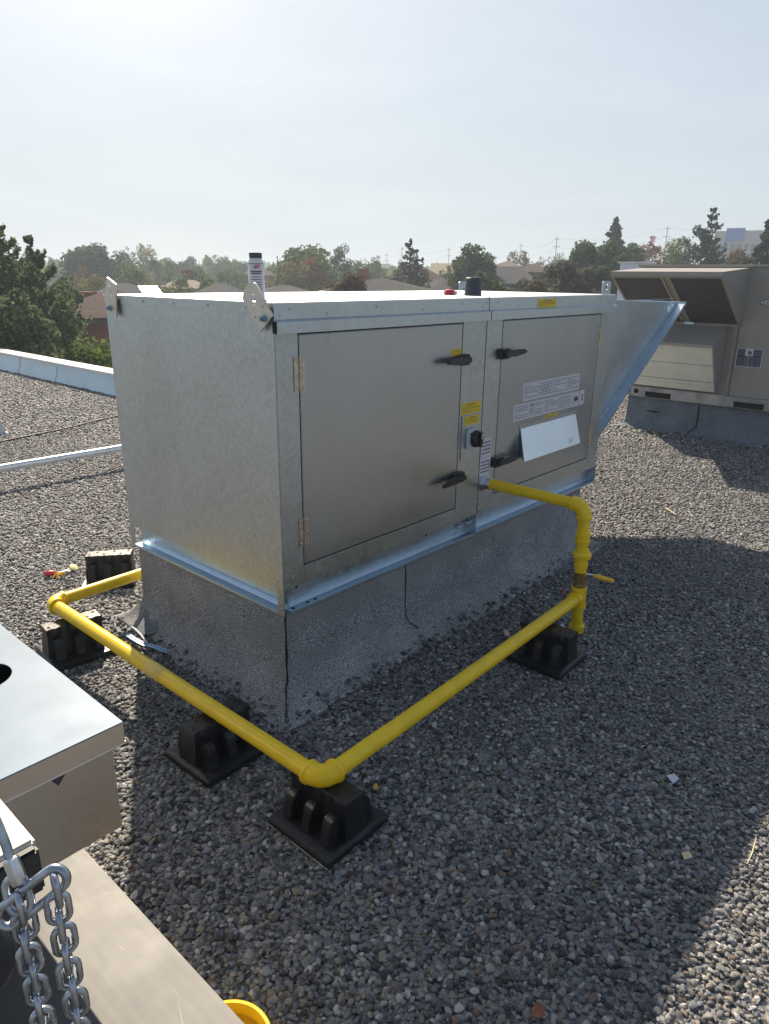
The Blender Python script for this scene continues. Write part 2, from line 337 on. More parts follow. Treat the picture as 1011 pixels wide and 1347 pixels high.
CURB = dict(x0=.02, x1=2.41, y0=.022, y1=1.09)
def curb(name, label, x0, x1, y0, y1, h, m, flare=.14, seed=1, hb=.09):
    rr = random.Random(seed); t = thing(name, label, 'roof curb', (x0, y0, 0))
    def outline(off, z, n=40, jit=0):
        pts = []
        c = [(x0-off, y0-off), (x1+off, y0-off), (x1+off, y1+off), (x0-off, y1+off)]
        for k in range(4):
            a = Vector(c[k]); b = Vector(c[(k+1) % 4])
            d = (b-a).normalized(); nn = Vector((d.y, -d.x))
            for i in range(n):
                q = a+(b-a)*(i/n); j = jit*(math.sin(i*.9+k)+math.sin(i*.37+2*k)+rr.uniform(-1, 1))*.5
                q = q+nn*j; pts.append((q.x, q.y, z+(0 if not jit else rr.uniform(-.002, .002))))
        return pts
    rows = [outline(0, h), outline(.001, h*.6, jit=.0008), outline(.003, hb+.03, jit=.001), outline(.012, hb, jit=.002), outline(flare*.45, hb*.45, jit=.006), outline(flare*.8, .012, jit=.010), outline(flare, .004, jit=.02)]
    m_ = MB(); n = len(rows[0]); vs = [p for r_ in rows for p in r_]; fs = [(k*n+i, k*n+(i+1) % n, (k+1)*n+(i+1) % n, (k+1)*n+i) for k in range(len(rows)-1) for i in range(n)]
    fs.append(tuple(range(n))); m_.add(vs, fs); m_.build('membrane_flashing', m, t, smooth=50)
    return t
cb = curb('roof_curb', 'grey mineral-surfaced roof curb with black corner seam under the galvanised heating unit', CURB['x0'], CURB['x1'], CURB['y0'], CURB['y1'], .40, M['membrane'])
def seam(parent, pts, r=.004): MB().tube(pts, [r*random.uniform(.5, 1.4) for _ in pts], 6).build('seam', M['membraneseam'], parent)
seam(cb, [(.018, .020, .395), (.016, .018, .3), (.016, .019, .22), (.013, .016, .15), (.012, .014, .105), (-.01, .0, .08), (-.045, -.045, .05), (-.075, -.075, .02)], .0055)
x_ = ony(532, 790, .02).x
seam(cb, [(x_-.003, .020, .395), (x_+.002, .0195, .3), (x_, .0195, .2), (x_+.006, .017, .12), (x_+.02, .0, .086), (x_+.04, -.03, .062)], .003)
x_ = ony(647, 720, .02).x
seam(cb, [(x_, .0205, .33), (x_+.001, .0200, .27)], .002)
# lifted corner of the membrane by the left side
lf = MB(); lf.add([(.005, .87, .075), (-.06, .86, .030), (-.115, .92, .024), (-.10, .98, .032), (-.01, 1.04, .078)], [(0, 1, 2, 3, 4)])
lf.build('loose_membrane_flap', M['membraneblue'], cb, smooth=False)
cb2 = curb('roof_curb', 'blue-grey curb with one lapped seam beneath the beige rooftop unit', 6.385, 8.7, -1.9, 1.455, .36, M['membraneblue'], .10, 5, .05)
seam(cb2, [(6.382, .66, .35), (6.382, .655, .2), (6.378, .66, .10), (6.36, .70, .05), (6.32, .74, .02)], .006)
MB().tube([(6.379, 1.22, .205), (6.379, 1.13, .20), (6.379, 1.08, .21)], [.004, .009, .004], 6).build('tear', M['membraneseam'], cb2)

# ------------------------------------------------------------------ pipe supports
def make_support(label, group):
    t = thing('pipe_support', label, 'pipe support', (0, 0, 0), group)
    b = MB()                                       # base tray, axis of the block along local X
    b.add([(-.135, -.13, 0), (.135, -.13, 0), (.135, .13, 0), (-.135, .13, 0), (-.135, -.13, .022), (.135, -.13, .022), (.135, .13, .022), (-.135, .13, .022),
           (-.126, -.07, .032), (.126, -.07, .032), (.126, .07, .032), (-.126, .07, .032)],
          [(0, 1, 5, 4), (1, 2, 6, 5), (2, 3, 7, 6), (3, 0, 4, 7), (4, 5, 9, 8), (5, 6, 10, 9), (6, 7, 11, 10), (7, 4, 8, 11), (8, 9, 10, 11), (3, 2, 1, 0)])
    b.build('base', M['rubber'], t, bevel=.003)
    k = MB()
    def row(z, hx, hy, sc=0):                      # outline with the scalloped top edge
        pts = []; n = 24
        for i in range(n+1): x = -hx+2*hx*i/n; pts.append((x, -hy+sc*(.5-.5*math.cos(i*math.pi*2*6/n)), z))
        for i in range(n+1): x = hx-2*hx*i/n; pts.append((x, hy-sc*(.5-.5*math.cos(i*math.pi*2*6/n)), z))
        return pts
    rows = [row(.03, .124, .046), row(.10, .118, .041), row(.132, .115, .038), row(.133, .119, .044, .007), row(.155, .118, .043, .007), row(.158, .116, .040, .006)]
    n = len(rows[0]); vs = [p for r_ in rows for p in r_]
    fs = [(q*n+i, q*n+(i+1) % n, (q+1)*n+(i+1) % n, (q+1)*n+i) for q in range(len(rows)-1) for i in range(n)]; fs.append(tuple((len(rows)-1)*n+i for i in range(n)))
    k.add(vs, fs); blk = k.build('block', M['rubber'], t, smooth=40)
    for sy in (-1, 1):
        for x in (-.082, 0, .082):                 # rounded buttresses
            q = MB(); prof = [(.036, .03), (.098, .03), (.086, .080), (.082, .098), (.074, .110), (.062, .116), (.050, .114), (.036, .108)]
            q.prism([(sy*a_, z_) for a_, z_ in prof], 0, x-.018, x+.018); q.build('buttress', M['rubber'], t, bevel=.003, seg=2)
    for k_, x in enumerate((-.10, -.063, -.024, .024, .063, .10)):
        y_ = .016*(1 if k_ % 2 else -1); MB().cyl((x, y_, .1576), (x, y_, .1591), .0072, 14).build('bolt_hole', M['gasket'], blk)
    return t
def copy_tree(o, parent=None):
    c = o.copy(); COL.objects.link(c); c.parent = parent; ORIG[c.name] = ORIG[o.name]
    for ch in list(o.children): copy_tree(ch, c)
    return c
sup = make_support('black rubber pipe block with white foam edge under the near elbow of the yellow pipe', 'black pipe supports around the unit')
spots = [((-.335, -.575, .010), 90, None), ((1.015, -.565, .010), 91, 'black pipe block under the yellow run beside the vertical riser and valve'),
         ((-.365, -.045, .010), 2, 'black pipe block by the near curb corner, under the left yellow run'),
         ((-.375, 1.01, .010), -7, 'black pipe block just inside the far left elbow, beside the bright cabinet top'),
         ((.13, 1.63, .010), -38, 'black pipe block standing loose behind the yellow pipe near the red-handled tool')]
SUPS = []
for i, (loc, rz, lab) in enumerate(spots):
    s_ = sup if i == 0 else copy_tree(sup)
    s_.location = loc; s_.rotation_euler = (0, 0, R(rz)); SUPS.append((loc, rz))
    if lab: s_['label'] = lab
pad = MB().box((-.13, -.138, -.004), (.13, .128, .003)); pd = pad.build('foam_pad', M['white'], None); pd.parent = sup

# ------------------------------------------------------------------ gravel stones
def gravel():
    P = []
    def zone(r_in, r_out, cell, layers, smin, smax):
        x0, x1, y0, y1 = -3.2, 13, -3.4, 15
        xs = np.arange(x0, x1, cell); ys = np.arange(y0, y1, cell); X, Y = np.meshgrid(xs, ys)
        for k in range(layers):
            x = X.ravel()+rng.uniform(-.7, .7, X.size)*cell; y = Y.ravel()+rng.uniform(-.7, .7, X.size)*cell
            dx = x-CAM.x; dy = y-CAM.y; r = np.hypot(dx, dy); an = np.arctan2(dy, dx)-YAW
            ok = (r >= r_in) & (r < r_out) & ((np.abs(an) < R(37)) | (r < 1.2))
            x, y = x[ok], y[ok]; n = x.size
            s = smin+(smax-smin)*rng.beta(1.3, 3.0, n)
            z = -.002+.005*k+rng.uniform(-.003, .004, n)
            P.append(np.stack([x, y, z, s], 1))
    zone(0.3, 3.0, .0150, 2, .0042, .0128)
    zone(3.0, 4.6, .0170, 2, .0048, .0128)
    zone(4.6, 8.0, .024, 2, .0065, .0145)
    zone(8.0, 16.0, .042, 2, .011, .020)
    P_ = np.concatenate(P); x, y, z, s = P_.T
    keep = ~((x > 3.28) & (y > RY-.1)) 
    # thin out over the curb skirts, none under the curb, supports and tray
    def skirt(x0, x1, y0, y1, fl, h):
        d = np.maximum(np.maximum(x0-x, x-x1), np.maximum(y0-y, y-y1))
        pr = np.clip((d-fl*.35)/(fl*1.0), 0, 1)**1.6
        kp = rng.uniform(0, 1, x.size) < pr
        on = (d < fl) & (d > 0); z[on] += (fl-d[on])/fl*h
        return kp
    keep &= skirt(CURB['x0'], CURB['x1'], CURB['y0'], CURB['y1'], .15, .075)
    keep &= skirt(6.385, 8.7, -1.9, 1.455, .11, .04)
    for (loc, rz) in SUPS:
        c, s_ = math.cos(R(-rz)), math.sin(R(-rz)); lx = c*(x-loc[0])-s_*(y-loc[1]); ly = s_*(x-loc[0])+c*(y-loc[1])
        keep &= ~((np.abs(lx) < .13) & (np.abs(ly) < .125))
    keep &= ~((x < -1.03) & (y > -1.9) & (y < .6) & (x > -2.9))
    dd = rng.uniform(0, 1, x.size)   # bare, finer patches like the photograph's
    x, y, z, s = x[keep], y[keep], z[keep], s[keep]; n = x.size
    # size drift
    s *= 1+.22*np.sin(x*2.1+1.3*np.sin(y*1.7))*np.sin(y*1.9+x)
    me = bpy.data.meshes.new('gravel'); me.vertices.add(n); me.vertices.foreach_set('co', np.stack([x, y, z], 1).ravel())
    a = me.attributes.new('scl', 'FLOAT_VECTOR', 'POINT'); sv = np.stack([s*rng.uniform(.95, 1.35, n), s*rng.uniform(.75, 1.0, n), s*rng.uniform(.42, .72, n)], 1); a.data.foreach_set('vector', sv.ravel())
    a = me.attributes.new('rot', 'FLOAT_VECTOR', 'POINT'); rv = np.stack([rng.normal(0, .35, n), rng.normal(0, .35, n), rng.uniform(0, 6.28, n)], 1); a.data.foreach_set('vector', rv.ravel())
    a = me.attributes.new('kindidx', 'INT', 'POINT'); a.data.foreach_set('value', rng.integers(0, 6, n).astype(np.int32))
    o = bpy.data.objects.new('gravel', me); COL.objects.link(o); me.materials.append(M['pebble'])
    ng = bpy.data.node_groups.new('pebbles', 'GeometryNodeTree')
    ng.interface.new_socket('Geometry', in_out='INPUT', socket_type='NodeSocketGeometry'); ng.interface.new_socket('Geometry', in_out='OUTPUT', socket_type='NodeSocketGeometry')
    gi = ng.nodes.new('NodeGroupInput'); go = ng.nodes.new('NodeGroupOutput')
    g2i = ng.nodes.new('GeometryNodeGeometryToInstance')
    for k in range(6):
        ic = ng.nodes.new('GeometryNodeMeshIcoSphere'); ic.inputs['Radius'].default_value = 1; ic.inputs['Subdivisions'].default_value = 3 if k < 6 else 2
        pos = ng.nodes.new('GeometryNodeInputPosition'); ad = ng.nodes.new('ShaderNodeVectorMath'); ad.operation = 'ADD'; ad.inputs[1].default_value = (k*7.3, k*3.1, k*1.7)
        nz = ng.nodes.new('ShaderNodeTexNoise'); nz.inputs['Scale'].default_value = .8; nz.inputs['Detail'].default_value = 1
        sb = ng.nodes.new('ShaderNodeVectorMath'); sb.operation = 'SUBTRACT'; sb.inputs[1].default_value = (.5, .5, .5)
        scv = ng.nodes.new('ShaderNodeVectorMath'); scv.operation = 'SCALE'; scv.inputs['Scale'].default_value = 1.15
        sp = ng.nodes.new('GeometryNodeSetPosition'); sm = ng.nodes.new('GeometryNodeSetShadeSmooth'); st = ng.nodes.new('GeometryNodeSetMaterial'); st.inputs['Material'].default_value = M['pebble']
        l = ng.links.new
        l(pos.outputs[0], ad.inputs[0]); l(ad.outputs[0], nz.inputs['Vector']); l(nz.outputs['Color'], sb.inputs[0]); l(sb.outputs[0], scv.inputs[0])
        l(ic.outputs['Mesh'], sp.inputs['Geometry']); l(scv.outputs[0], sp.inputs['Offset']); l(sp.outputs[0], sm.inputs['Geometry']); l(sm.outputs[0], st.inputs['Geometry']); l(st.outputs[0], g2i.inputs[0])
    iop = ng.nodes.new('GeometryNodeInstanceOnPoints'); iop.inputs['Pick Instance'].default_value = True
    def na(nm, ty):
        q = ng.nodes.new('GeometryNodeInputNamedAttribute'); q.data_type = ty; q.inputs['Name'].default_value = nm; return next(s2 for s2 in q.outputs if s2.enabled and s2.name == 'Attribute')
    e2r = ng.nodes.new('FunctionNodeEulerToRotation')
    ng.links.new(gi.outputs[0], iop.inputs['Points']); ng.links.new(g2i.outputs[0], iop.inputs['Instance']); ng.links.new(na('kindidx', 'INT'), iop.inputs['Instance Index'])
    ng.links.new(na('rot', 'FLOAT_VECTOR'), e2r.inputs[0]); ng.links.new(e2r.outputs[0], iop.inputs['Rotation']); ng.links.new(na('scl', 'FLOAT_VECTOR'), iop.inputs['Scale']); ng.links.new(iop.outputs[0], go.inputs[0])
    md = o.modifiers.new('pebbles', 'NODES'); md.node_group = ng
    tag(o, 'loose rounded roof gravel in grey and tan', kind='stuff'); print('pebbles', n)
gravel()

# ------------------------------------------------------------------ heating unit
U = thing('rooftop_heating_unit', 'large galvanised steel rooftop unit with two doors and a sloped intake hood', 'rooftop unit', (1.27, .55, .40))
LX, LY = 2.54, 1.11; ZB, ZT = .50, 1.53
sh = MB(); sh.box((.0, .012, ZB), (LX, LY, ZT-.004)); shell = sh.build('cabinet', M['galv'], U, bevel=.002)
fr = MB()
def strip(x0, x1, z0, z1, y=0.): fr.box((x0, y, z0), (x1, .0125, z1))
strip(.0, .1015, ZB, 1.434); strip(.1015, 1.0605, ZB, .5725); strip(.1015, 1.0605, 1.4315, 1.434)
strip(1.0605, 1.2405, ZB, 1.434); strip(1.2455, 1.3755, ZB, 1.434); strip(1.3755, 2.4035, ZB, .5755); strip(2.4035, LX, ZB, 1.434); strip(1.3755, 2.4035, 1.4315, 1.434)
# screws of the frame
for x, z in [(.02, .515), (.045, .565), (.045, .54), (1.09, .575), (1.09, .55), (1.26, .55), (1.225, .515), (1.26, .52), (1.35, .55), (2.43, .60), (2.43, .56), (2.52, .53), (1.75, .52), (.6, .515)]: fr.dome((x, 0, z), (0, -1, 0), .0052)
fr.build('front_frame', M['galv'], U, bevel=.0012)
for a_, b_ in (((.09, .0108, .565), (1.075, .0122, 1.44)), ((1.37, .0108, .57), (2.41, .0122, 1.44)), ((1.2400, .0108, .5), (1.2460, .0122, 1.434))): bx(a_, b_).build('gasket', M['gasket'], U)
def door(x0, x1, z0, z1):
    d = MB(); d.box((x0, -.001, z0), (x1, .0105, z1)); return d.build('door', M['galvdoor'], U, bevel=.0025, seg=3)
d1 = door(.1065, 1.0555, .5775, 1.4265); d2 = door(1.3805, 2.3985, .5805, 1.4265)
# side sheet with its folded edges
sd_ = MB(); sd_.box((-.003, .0, ZB), (.0, LY, 1.498)); sd_.box((-.006, .0, 1.498), (.0, LY, 1.531))
for y in (.14, .36, .58, .80, 1.0): sd_.dome((-.006, y, 1.514), (-1, 0, 0), .0055)
for y in (.03, .25, .55, .82, 1.02): sd_.dome((-.003, y, .53), (-1, 0, 0), .005)
sd_.build('side_panel', M['galv'], U, bevel=.001)
# lid
def lidpart(x0, x1):
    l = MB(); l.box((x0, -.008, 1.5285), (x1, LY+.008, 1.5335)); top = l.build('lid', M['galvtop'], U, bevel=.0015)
    f = MB(); f.box((x0, -.0075, 1.479), (x1, .0, 1.5285))
    f.prism([(-.0075, 1.479), (-.022, 1.472), (-.022, 1.434), (-.019, 1.434), (-.019, 1.469), (.0, 1.477)], 0, x0, x1)
    xs = [x0+.025, x0+.07, x0+.24, x0+.5, x0+.77, x1-.2, x1-.05, x1-.02]
    for i, x in enumerate(xs): f.dome((x, -.0075, 1.512 if i % 2 else 1.494), (0, -1, 0), .0052)
    f.build('lid_fascia', M['galvhood'], U, bevel=.0008)
lidpart(-.006, 1.2405); lidpart(1.2455, 2.556)
MB().box((-.0068, -.021, 1.436), (-.0055, .002, 1.474)).build('fascia_end', M['gasket'], U)
MB().tube([(1.243, -.006, 1.5335), (1.243, LY, 1.5335)], .003, 8).build('lid_seam', M['galv'], U)
# base rail: channels with a bottom flange
def rail(x0, x1, z0=.40):
    m_ = MB(); m_.box((x0, .046, z0), (x1, .050, ZB-.001)); m_.box((x0, -.002, z0), (x1, .046, z0+.004)); m_.box((x0, -.002, z0-.008), (x1, .001, z0))
    m_.prism([(.046, z0+.004), (.046, z0+.02), (.030, z0+.004)], 0, x0, x1)
    return m_
r1 = rail(.032, 1.2405)
r1.build('base_rail', M['galvrail'], U, bevel=.001)
r2 = rail(1.2455, LX-.004, .404); r2.build('base_rail', M['galvrail'], U, bevel=.001)
r3 = MB(); r3.box((.046, .032, .40), (.050, LY-.01, ZB-.001)); r3.box((-.002, .032, .40), (.046, LY-.03, .404)); r3.box((-.002, .032, .392), (.001, LY-.03, .40)); r3.prism([(.046, .404), (.046, .42), (.03, .404)], 1, .032, LY-.03)
r3.build('base_rail', M['galvrail'], U, bevel=.001)
for a_, b_ in (((-.004, -.003, .393), (-.001, .036, ZB)), ((-.004, LY-.035, .393), (-.001, LY, ZB)), ((LX-.004, -.003, .40), (LX, .05, ZB)), ((1.236, -.002, .396), (1.2405, .05, ZB))):
    ec = MB(); ec.box(a_, b_)
    if a_[0] < 0:
        for z in (.42, .475): ec.dome((-.004, (a_[1]+b_[1])/2, z), (-1, 0, 0), .005)
    ec.build('rail_end_plate', M['galv'], U, bevel=.0006)
for x in (.10, .9, 1.9): MB().cyl((x, .0465, .47), (x, .0450, .47), .006, 12).build('rail_hole', M['gasket'], U)
for x in (.055, .13, .17): MB().cyl((x, .016, .4042), (x, .016, .4052), .007, 12).build('rail_hole', M['gasket'], U)
bl = MB(); bl.cyl((1.13, .03, .455), (1.29, .03, .455), .006, 10); bl.lathe((1.225, .03, .455), (1, 0, 0), [(0, .013), (.008, .013)], 6); bl.lathe((1.250, .03, .455), (1, 0, 0), [(0, .013), (.008, .013)], 6); bl.box((1.15, .012, .445), (1.18, .046, .475)); bl.build('joining_bolt', M['zinc'], U, bevel=.001)

# hinges
def hinge(xc, z0, z1, dr):
    h = MB(); h.box((xc-.026, -.0035, z0), (xc-.002, -.0012, z1)); h.box((xc+.002, -.0035, z0+.004), (xc+.022, -.0014, z1-.004))
    h.cyl((xc, -.006, z0), (xc, -.006, z1), .0045, 10)
    for z in (z0+.012, (z0+z1)/2, z1-.012): h.dome((xc-.018, -.0035, z), (0, -1, 0), .0045, 1); h.dome((xc+.015, -.0035, z-.003), (0, -1, 0), .0045, 1)
    h.box((xc-.0035, -.0045, z0+.002), (xc-.0012, -.002, z1-.002), 2)
    h.build('hinge', [M['hinge'], M['zinc'], M['ink']], dr)
hinge(.105, 1.235, 1.352, d1); hinge(.107, .655, .768, d1); hinge(2.40, 1.235, 1.352, d2); hinge(2.40, .66, .775, d2)
# latches: a cam body over the seam and a long lever
def latch(xs, z, sgn, dr, tilt):
    """xs: seam x; lever points towards sgn"""
    b = MB(); b.prism([(xs-sgn*.028, z-.024), (xs-sgn*.028, z+.024), (xs+sgn*.03, z+.024), (xs+sgn*.05, z+.014), (xs+sgn*.05, z-.018), (xs+sgn*.03, z-.024)], 1, -.030, -.0015)
    ob = b.build('latch', M['blacklatch'], dr, bevel=.004, seg=2)
    l = MB(); q = [(xs-sgn*.02, z+.012), (xs+sgn*.08, z+.016+tilt*.3), (xs+sgn*.14, z+.011+tilt), (xs+sgn*.165, z+tilt), (xs+sgn*.15, z-.010+tilt), (xs+sgn*.07, z-.016+tilt*.3), (xs-sgn*.02, z-.012)]
    n = len(q); ys = [-.034, -.050]; m0 = [(p[0], -.028-.10*abs(p[0]-xs)*.35, p[1]) for p in q]; m1 = [(p[0], -.046-.10*abs(p[0]-xs)*.30, p[1]) for p in q]
    l.add(m0+m1, [tuple(range(n)), tuple(range(2*n-1, n-1, -1))]+[(i, n+i, n+(i+1) % n, (i+1) % n) for i in range(n)])
    l.build('lever', M['blacklatch'], ob if False else dr, bevel=.004, seg=2)
    r_ = MB(); r_.box((xs-.006, -.034, z-.020), (xs+.022*sgn, -.031, z+.020)); r_.dome((xs+sgn*.035, -.03, z), (0, -1, 0), .006)
    r_.build('latch_ribs', M['black'], dr, bevel=.001)
latch(1.058, 1.272, -1, d1, .002); latch(1.058, .732, -1, d1, -.008); latch(1.318+.058, 1.275, 1, d2, .006); latch(1.318+.058, .745, 1, d2, .004)

# labels: sheets with printed lines
def sheet(name, x0, x1, z0, z1, bgm, inkm, parent, rows=5, cols=1, y=-.0016, head=False, boxes=None, seed=0, skew=0):
    rr = random.Random(seed); m_ = MB(); m_.box((x0, y-.0006, z0), (x1, y, z1), 0)
    yy = y-.0006; W_ = (x1-x0)/cols
    def ln(a, b, c, d): m_.box((a, yy-.0004, c), (b, yy-.0001, d), 1)
    for c in range(cols):
        a = x0+c*W_; b = a+W_
        if c: ln(a-.0008, a+.0008, z0+.003, z1-.003)
        h = (z1-z0)/(rows+1.5)
        for r_ in range(rows):
            zc = z1-h*(r_+1.2); t = h*.17
            s_ = a+W_*.07; e_ = b-W_*.07
            if r_ == 0 and head: ln(s_+W_*.2, e_-W_*.2, zc-t*1.6, zc+t*1.8); continue
            xx = s_
            while xx < e_:
                w_ = rr.uniform(.012, .045)*max(.4, W_/.15); ln(xx, min(e_, xx+w_), zc-t, zc+t); xx += w_+.003
                if rr.random() < .08: break
    if boxes: boxes(m_, yy)
    return m_.build(name, [bgm, inkm], parent, smooth=False)
sheet('yellow_label', .975, 1.053, 1.291, 1.322, M['ylabel'], M['yink'], d1, 4, 1, head=True, y=-.0012, seed=1)
sheet('yellow_label', 1.668, 1.852, 1.480, 1.520, M['ylabel'], M['yink'], U, 4, 1, y=-.0082, head=True, seed=2)
sheet('yellow_label', 1.073, 1.225, 1.019, 1.071, M['ylabel'], M['yink'], U, 6, 1, head=True, y=-.0003, seed=3)
sw = MB(); sw.box((1.077, -.006, .805), (1.226, -.0005, 1.012))
for x in (1.088, 1.215):
    for z in (.83, .90, .955): sw.dome((x, -.006, z), (0, -1, 0), .003)
swp = sw.build('switch_panel', M['galv'], U, bevel=.001)
sheet('yellow_label', 1.094, 1.209, .968, 1.010, M['ylabel'], M['yink'], swp, 4, 1, y=-.0062, head=True, seed=4)
q = MB(); q.box((1.108, -.026, .855), (1.190, -.006, .948)); q.build('switch_box', M['switchgrey'], swp, bevel=.005, seg=3)
q = MB(); q.lathe((1.157, -.026, .902), (0, -1, 0), [(0, .040), (.006, .041), (.022, .038), (.026, .034)], 28); q.box((1.149, -.066, .868), (1.165, -.050, .936)); q.build('switch_knob', M['black'], swp, bevel=.002)
q = MB(); q.cyl((1.122, -.0262, .928), (1.122, -.0275, .928), .006, 12); q.build('indicator', M['ink'], swp)
q = MB(); q.box((1.154, -.0675, .905), (1.160, -.0662, .93)); q.build('pointer', M['white'], swp)
sheet('white_label', 1.248, 1.338, .783, .879, M['label'], M['ink'], U, 4, 1, y=-.0004, seed=5)
sheet('white_label', 1.246, 1.337, .690, .781, M['label'], M['ink'], U, 4, 1, y=-.0004, seed=6)
def diag(m_, yy):
    for k, cx in ((1, 1.752), (3, 2.055)):
        for i in range(3):
            x = cx+.02+i*.03; m_.add([(x, yy-.0005, 1.085), (x+.004, yy-.0005, 1.085), (x+.05, yy-.0005, 1.035), (x+.046, yy-.0005, 1.035)], [(0, 1, 2, 3)], 1)
sheet('white_label', 1.600, 2.206, 1.019, 1.111, M['label'], M['greyink'], d2, 6, 4, y=-.0012, boxes=diag, seed=7)
def arrow(m_, yy):
    yq = yy-.0005; cx, cz = 2.185, .967
    m_.add([(cx-.028, yq, cz), (cx-.004, yq, cz+.022), (cx-.004, yq, cz+.012), (cx+.024, yq, cz+.012), (cx+.024, yq, cz-.012), (cx-.004, yq, cz-.012), (cx-.004, yq, cz-.022)], [tuple(range(7))], 1)
    for x in (2.145, 2.225): m_.box((x-.001, yq, .926), (x+.001, yy-.0001, 1.008), 1)
    m_.box((1.69, yq, .985), (1.70, yy-.0001, 1.0), 1); m_.box((1.69, yq, .955), (1.697, yy-.0001, .965), 1)
sheet('white_label', 1.520, 2.125, .924, 1.009, M['label'], M['greyink'], d2, 6, 4, y=-.0012, seed=8)
q = MB(); q.box((2.127, -.0018, .924), (2.283, -.0012, 1.009), 0); arrow(q, -.0018)
q.add([(2.245, -.0022, .95), (2.266, -.0022, .95), (2.266, -.0022, .985), (2.248, -.0022, .985), (2.248, -.0022, .979), (2.26, -.0022, .979), (2.26, -.0022, .97), (2.25, -.0022, .97), (2.25, -.0022, .964), (2.26, -.0022, .964), (2.26, -.0022, .956), (2.245, -.0022, .956)], [tuple(range(12))], 1)
q.build('arrow_label', [M['label'], M['ink']], d2, smooth=False)
q = MB(); q.add([(1.80, -.0016, .892), (1.87, -.0016, .918), (1.94, -.0016, .921), (1.965, -.0016, .912), (2.035, -.0016, .916), (1.98, -.0016, .903), (1.95, -.0016, .893), (1.80, -.0016, .880)], [tuple(range(8))]); q.build('torn_yellow_label', [M['ylabel']], d2, smooth=False)
q = MB()
for i in range(3): q.box((1.84+i*.01, -.0022, .891+i*.008), (1.94, -.0017, .894+i*.008))
q.build('label_print', M['yink'], d2, smooth=False)
# hinged rain flap over the burner intake
fl = MB(); fl.add([(1.600, -.004, .880), (2.195, -.004, .880), (2.150, -.072, .726), (1.532+.012, -.072, .726), (1.600, -.001, .880), (2.195, -.001, .880), (2.150, -.069, .724), (1.544, -.069, .724)],
                  [(0, 1, 2, 3), (4, 7, 6, 5), (0, 4, 5, 1), (1, 5, 6, 2), (2, 6, 7, 3), (3, 7, 4, 0)])
fo = fl.build('rain_flap', M['mirror'], d2)
def onflap(u, v): return Vector((2.195, -.0045, .880)).lerp(Vector((2.150, -.0725, .726)), v)*u+Vector((1.600, -.0045, .880)).lerp(Vector((1.544, -.0725, .726)), v)*(1-u)
q = MB(); rr = random.Random(4)
for k in range(3):
    u_ = .80; 
    while u_ < .88-.02*k:
        w_ = rr.uniform(.008, .018); v_ = .76+.05*k; q.add([onflap(u_, v_), onflap(u_+w_, v_), onflap(u_+w_, v_+.025), onflap(u_, v_+.025)], [(0, 1, 2, 3)]); u_ += w_+.006
o_ = q.build('small_print', M['greyink'], fo, smooth=False); o_['kind'] = 'stuff'
q = MB(); q.box((1.585, -.0045, .878), (2.205, -.0012, .900)); q.box((1.565, -.0045, .715), (1.590, -.0012, .865)); q.box((1.59, -.003, .72), (2.15, -.0014, .876))
for x, z in [(1.61, .892), (1.89, .892), (2.18, .892), (1.577, .735), (1.577, .79), (1.577, .85)]: q.dome((x, -.0045, z), (0, -1, 0), .0042)
q.build('flap_frame', M['galv'], d2, bevel=.0006)
q = MB(); q.add([(1.600, -.003, .876), (1.548, -.068, .73), (1.600, -.001, .73)], [(0, 1, 2)]); q.build('flap_gusset', M['galvdoor'], d2)

# intake hood
HY0, HY1 = .16, .96; TX, TZ = 4.0, 1.456; BX_, BZ_ = 2.545, .505
hd = MB(); hd.prism([(2.541, 1.499), (TX, TZ), (2.541, BZ_)], 1, HY0, HY1)
hood = hd.build('intake_hood', M['galvhood'], U, bevel=.0015)
sl_ = Vector((TX-2.541, 0, TZ-BZ_)).normalized(); nn = Vector((-sl_.z, 0, sl_.x))
f_ = MB()
a0 = Vector((2.541, 0, BZ_)); a1 = Vector((TX+.01, 0, TZ+.007))
def V3(p, y): return (p.x, y, p.z)
f_.add([V3(a0, HY0-.055), V3(a1, HY0-.055), V3(a1, HY0-.0005), V3(a0, HY0-.0005), V3(a0-nn*.003, HY0-.055), V3(a1-nn*.003, HY0-.055), V3(a1-nn*.003, HY0-.0005), V3(a0-nn*.003, HY0-.0005)],
       [(0, 1, 2, 3), (4, 5, 6, 7), (0, 1, 5, 4), (1, 2, 6, 5), (2, 3, 7, 6), (3, 0, 4, 7)])
f_.add([V3(a0+nn*.004, HY0-.058), V3(a1+nn*.004, HY0-.058), V3(a1-nn*.016, HY0-.058), V3(a0-nn*.016, HY0-.058), V3(a0+nn*.004, HY0-.055), V3(a1+nn*.004, HY0-.055), V3(a1-nn*.016, HY0-.055), V3(a0-nn*.016, HY0-.055)],
       [(0, 1, 2, 3), (4, 5, 6, 7), (0, 1, 5, 4), (1, 2, 6, 5), (2, 3, 7, 6), (3, 0, 4, 7)])
f_.box((TX-.004, HY0-.058, TZ-.02), (TX+.012, HY1+.02, TZ+.008))
for t_ in (.12, .3, .48, .65, .8, .92):
    p_ = a0+(a1-a0)*t_+nn*.0003; f_.lathe(V3(p_, HY0-.03), nn, [(0, .005), (.003, .004)], 8)
f_.build('hood_flange', M['galvrail'], hood, bevel=.0008)
q = MB(); q.box((2.541, HY0-.002, 1.484), (TX-.12, HY0-.0004, 1.488))
q.dome((2.68, HY0, .98), (0, -1, 0), .006); q.build('hood_fold', M['galv'], hood)

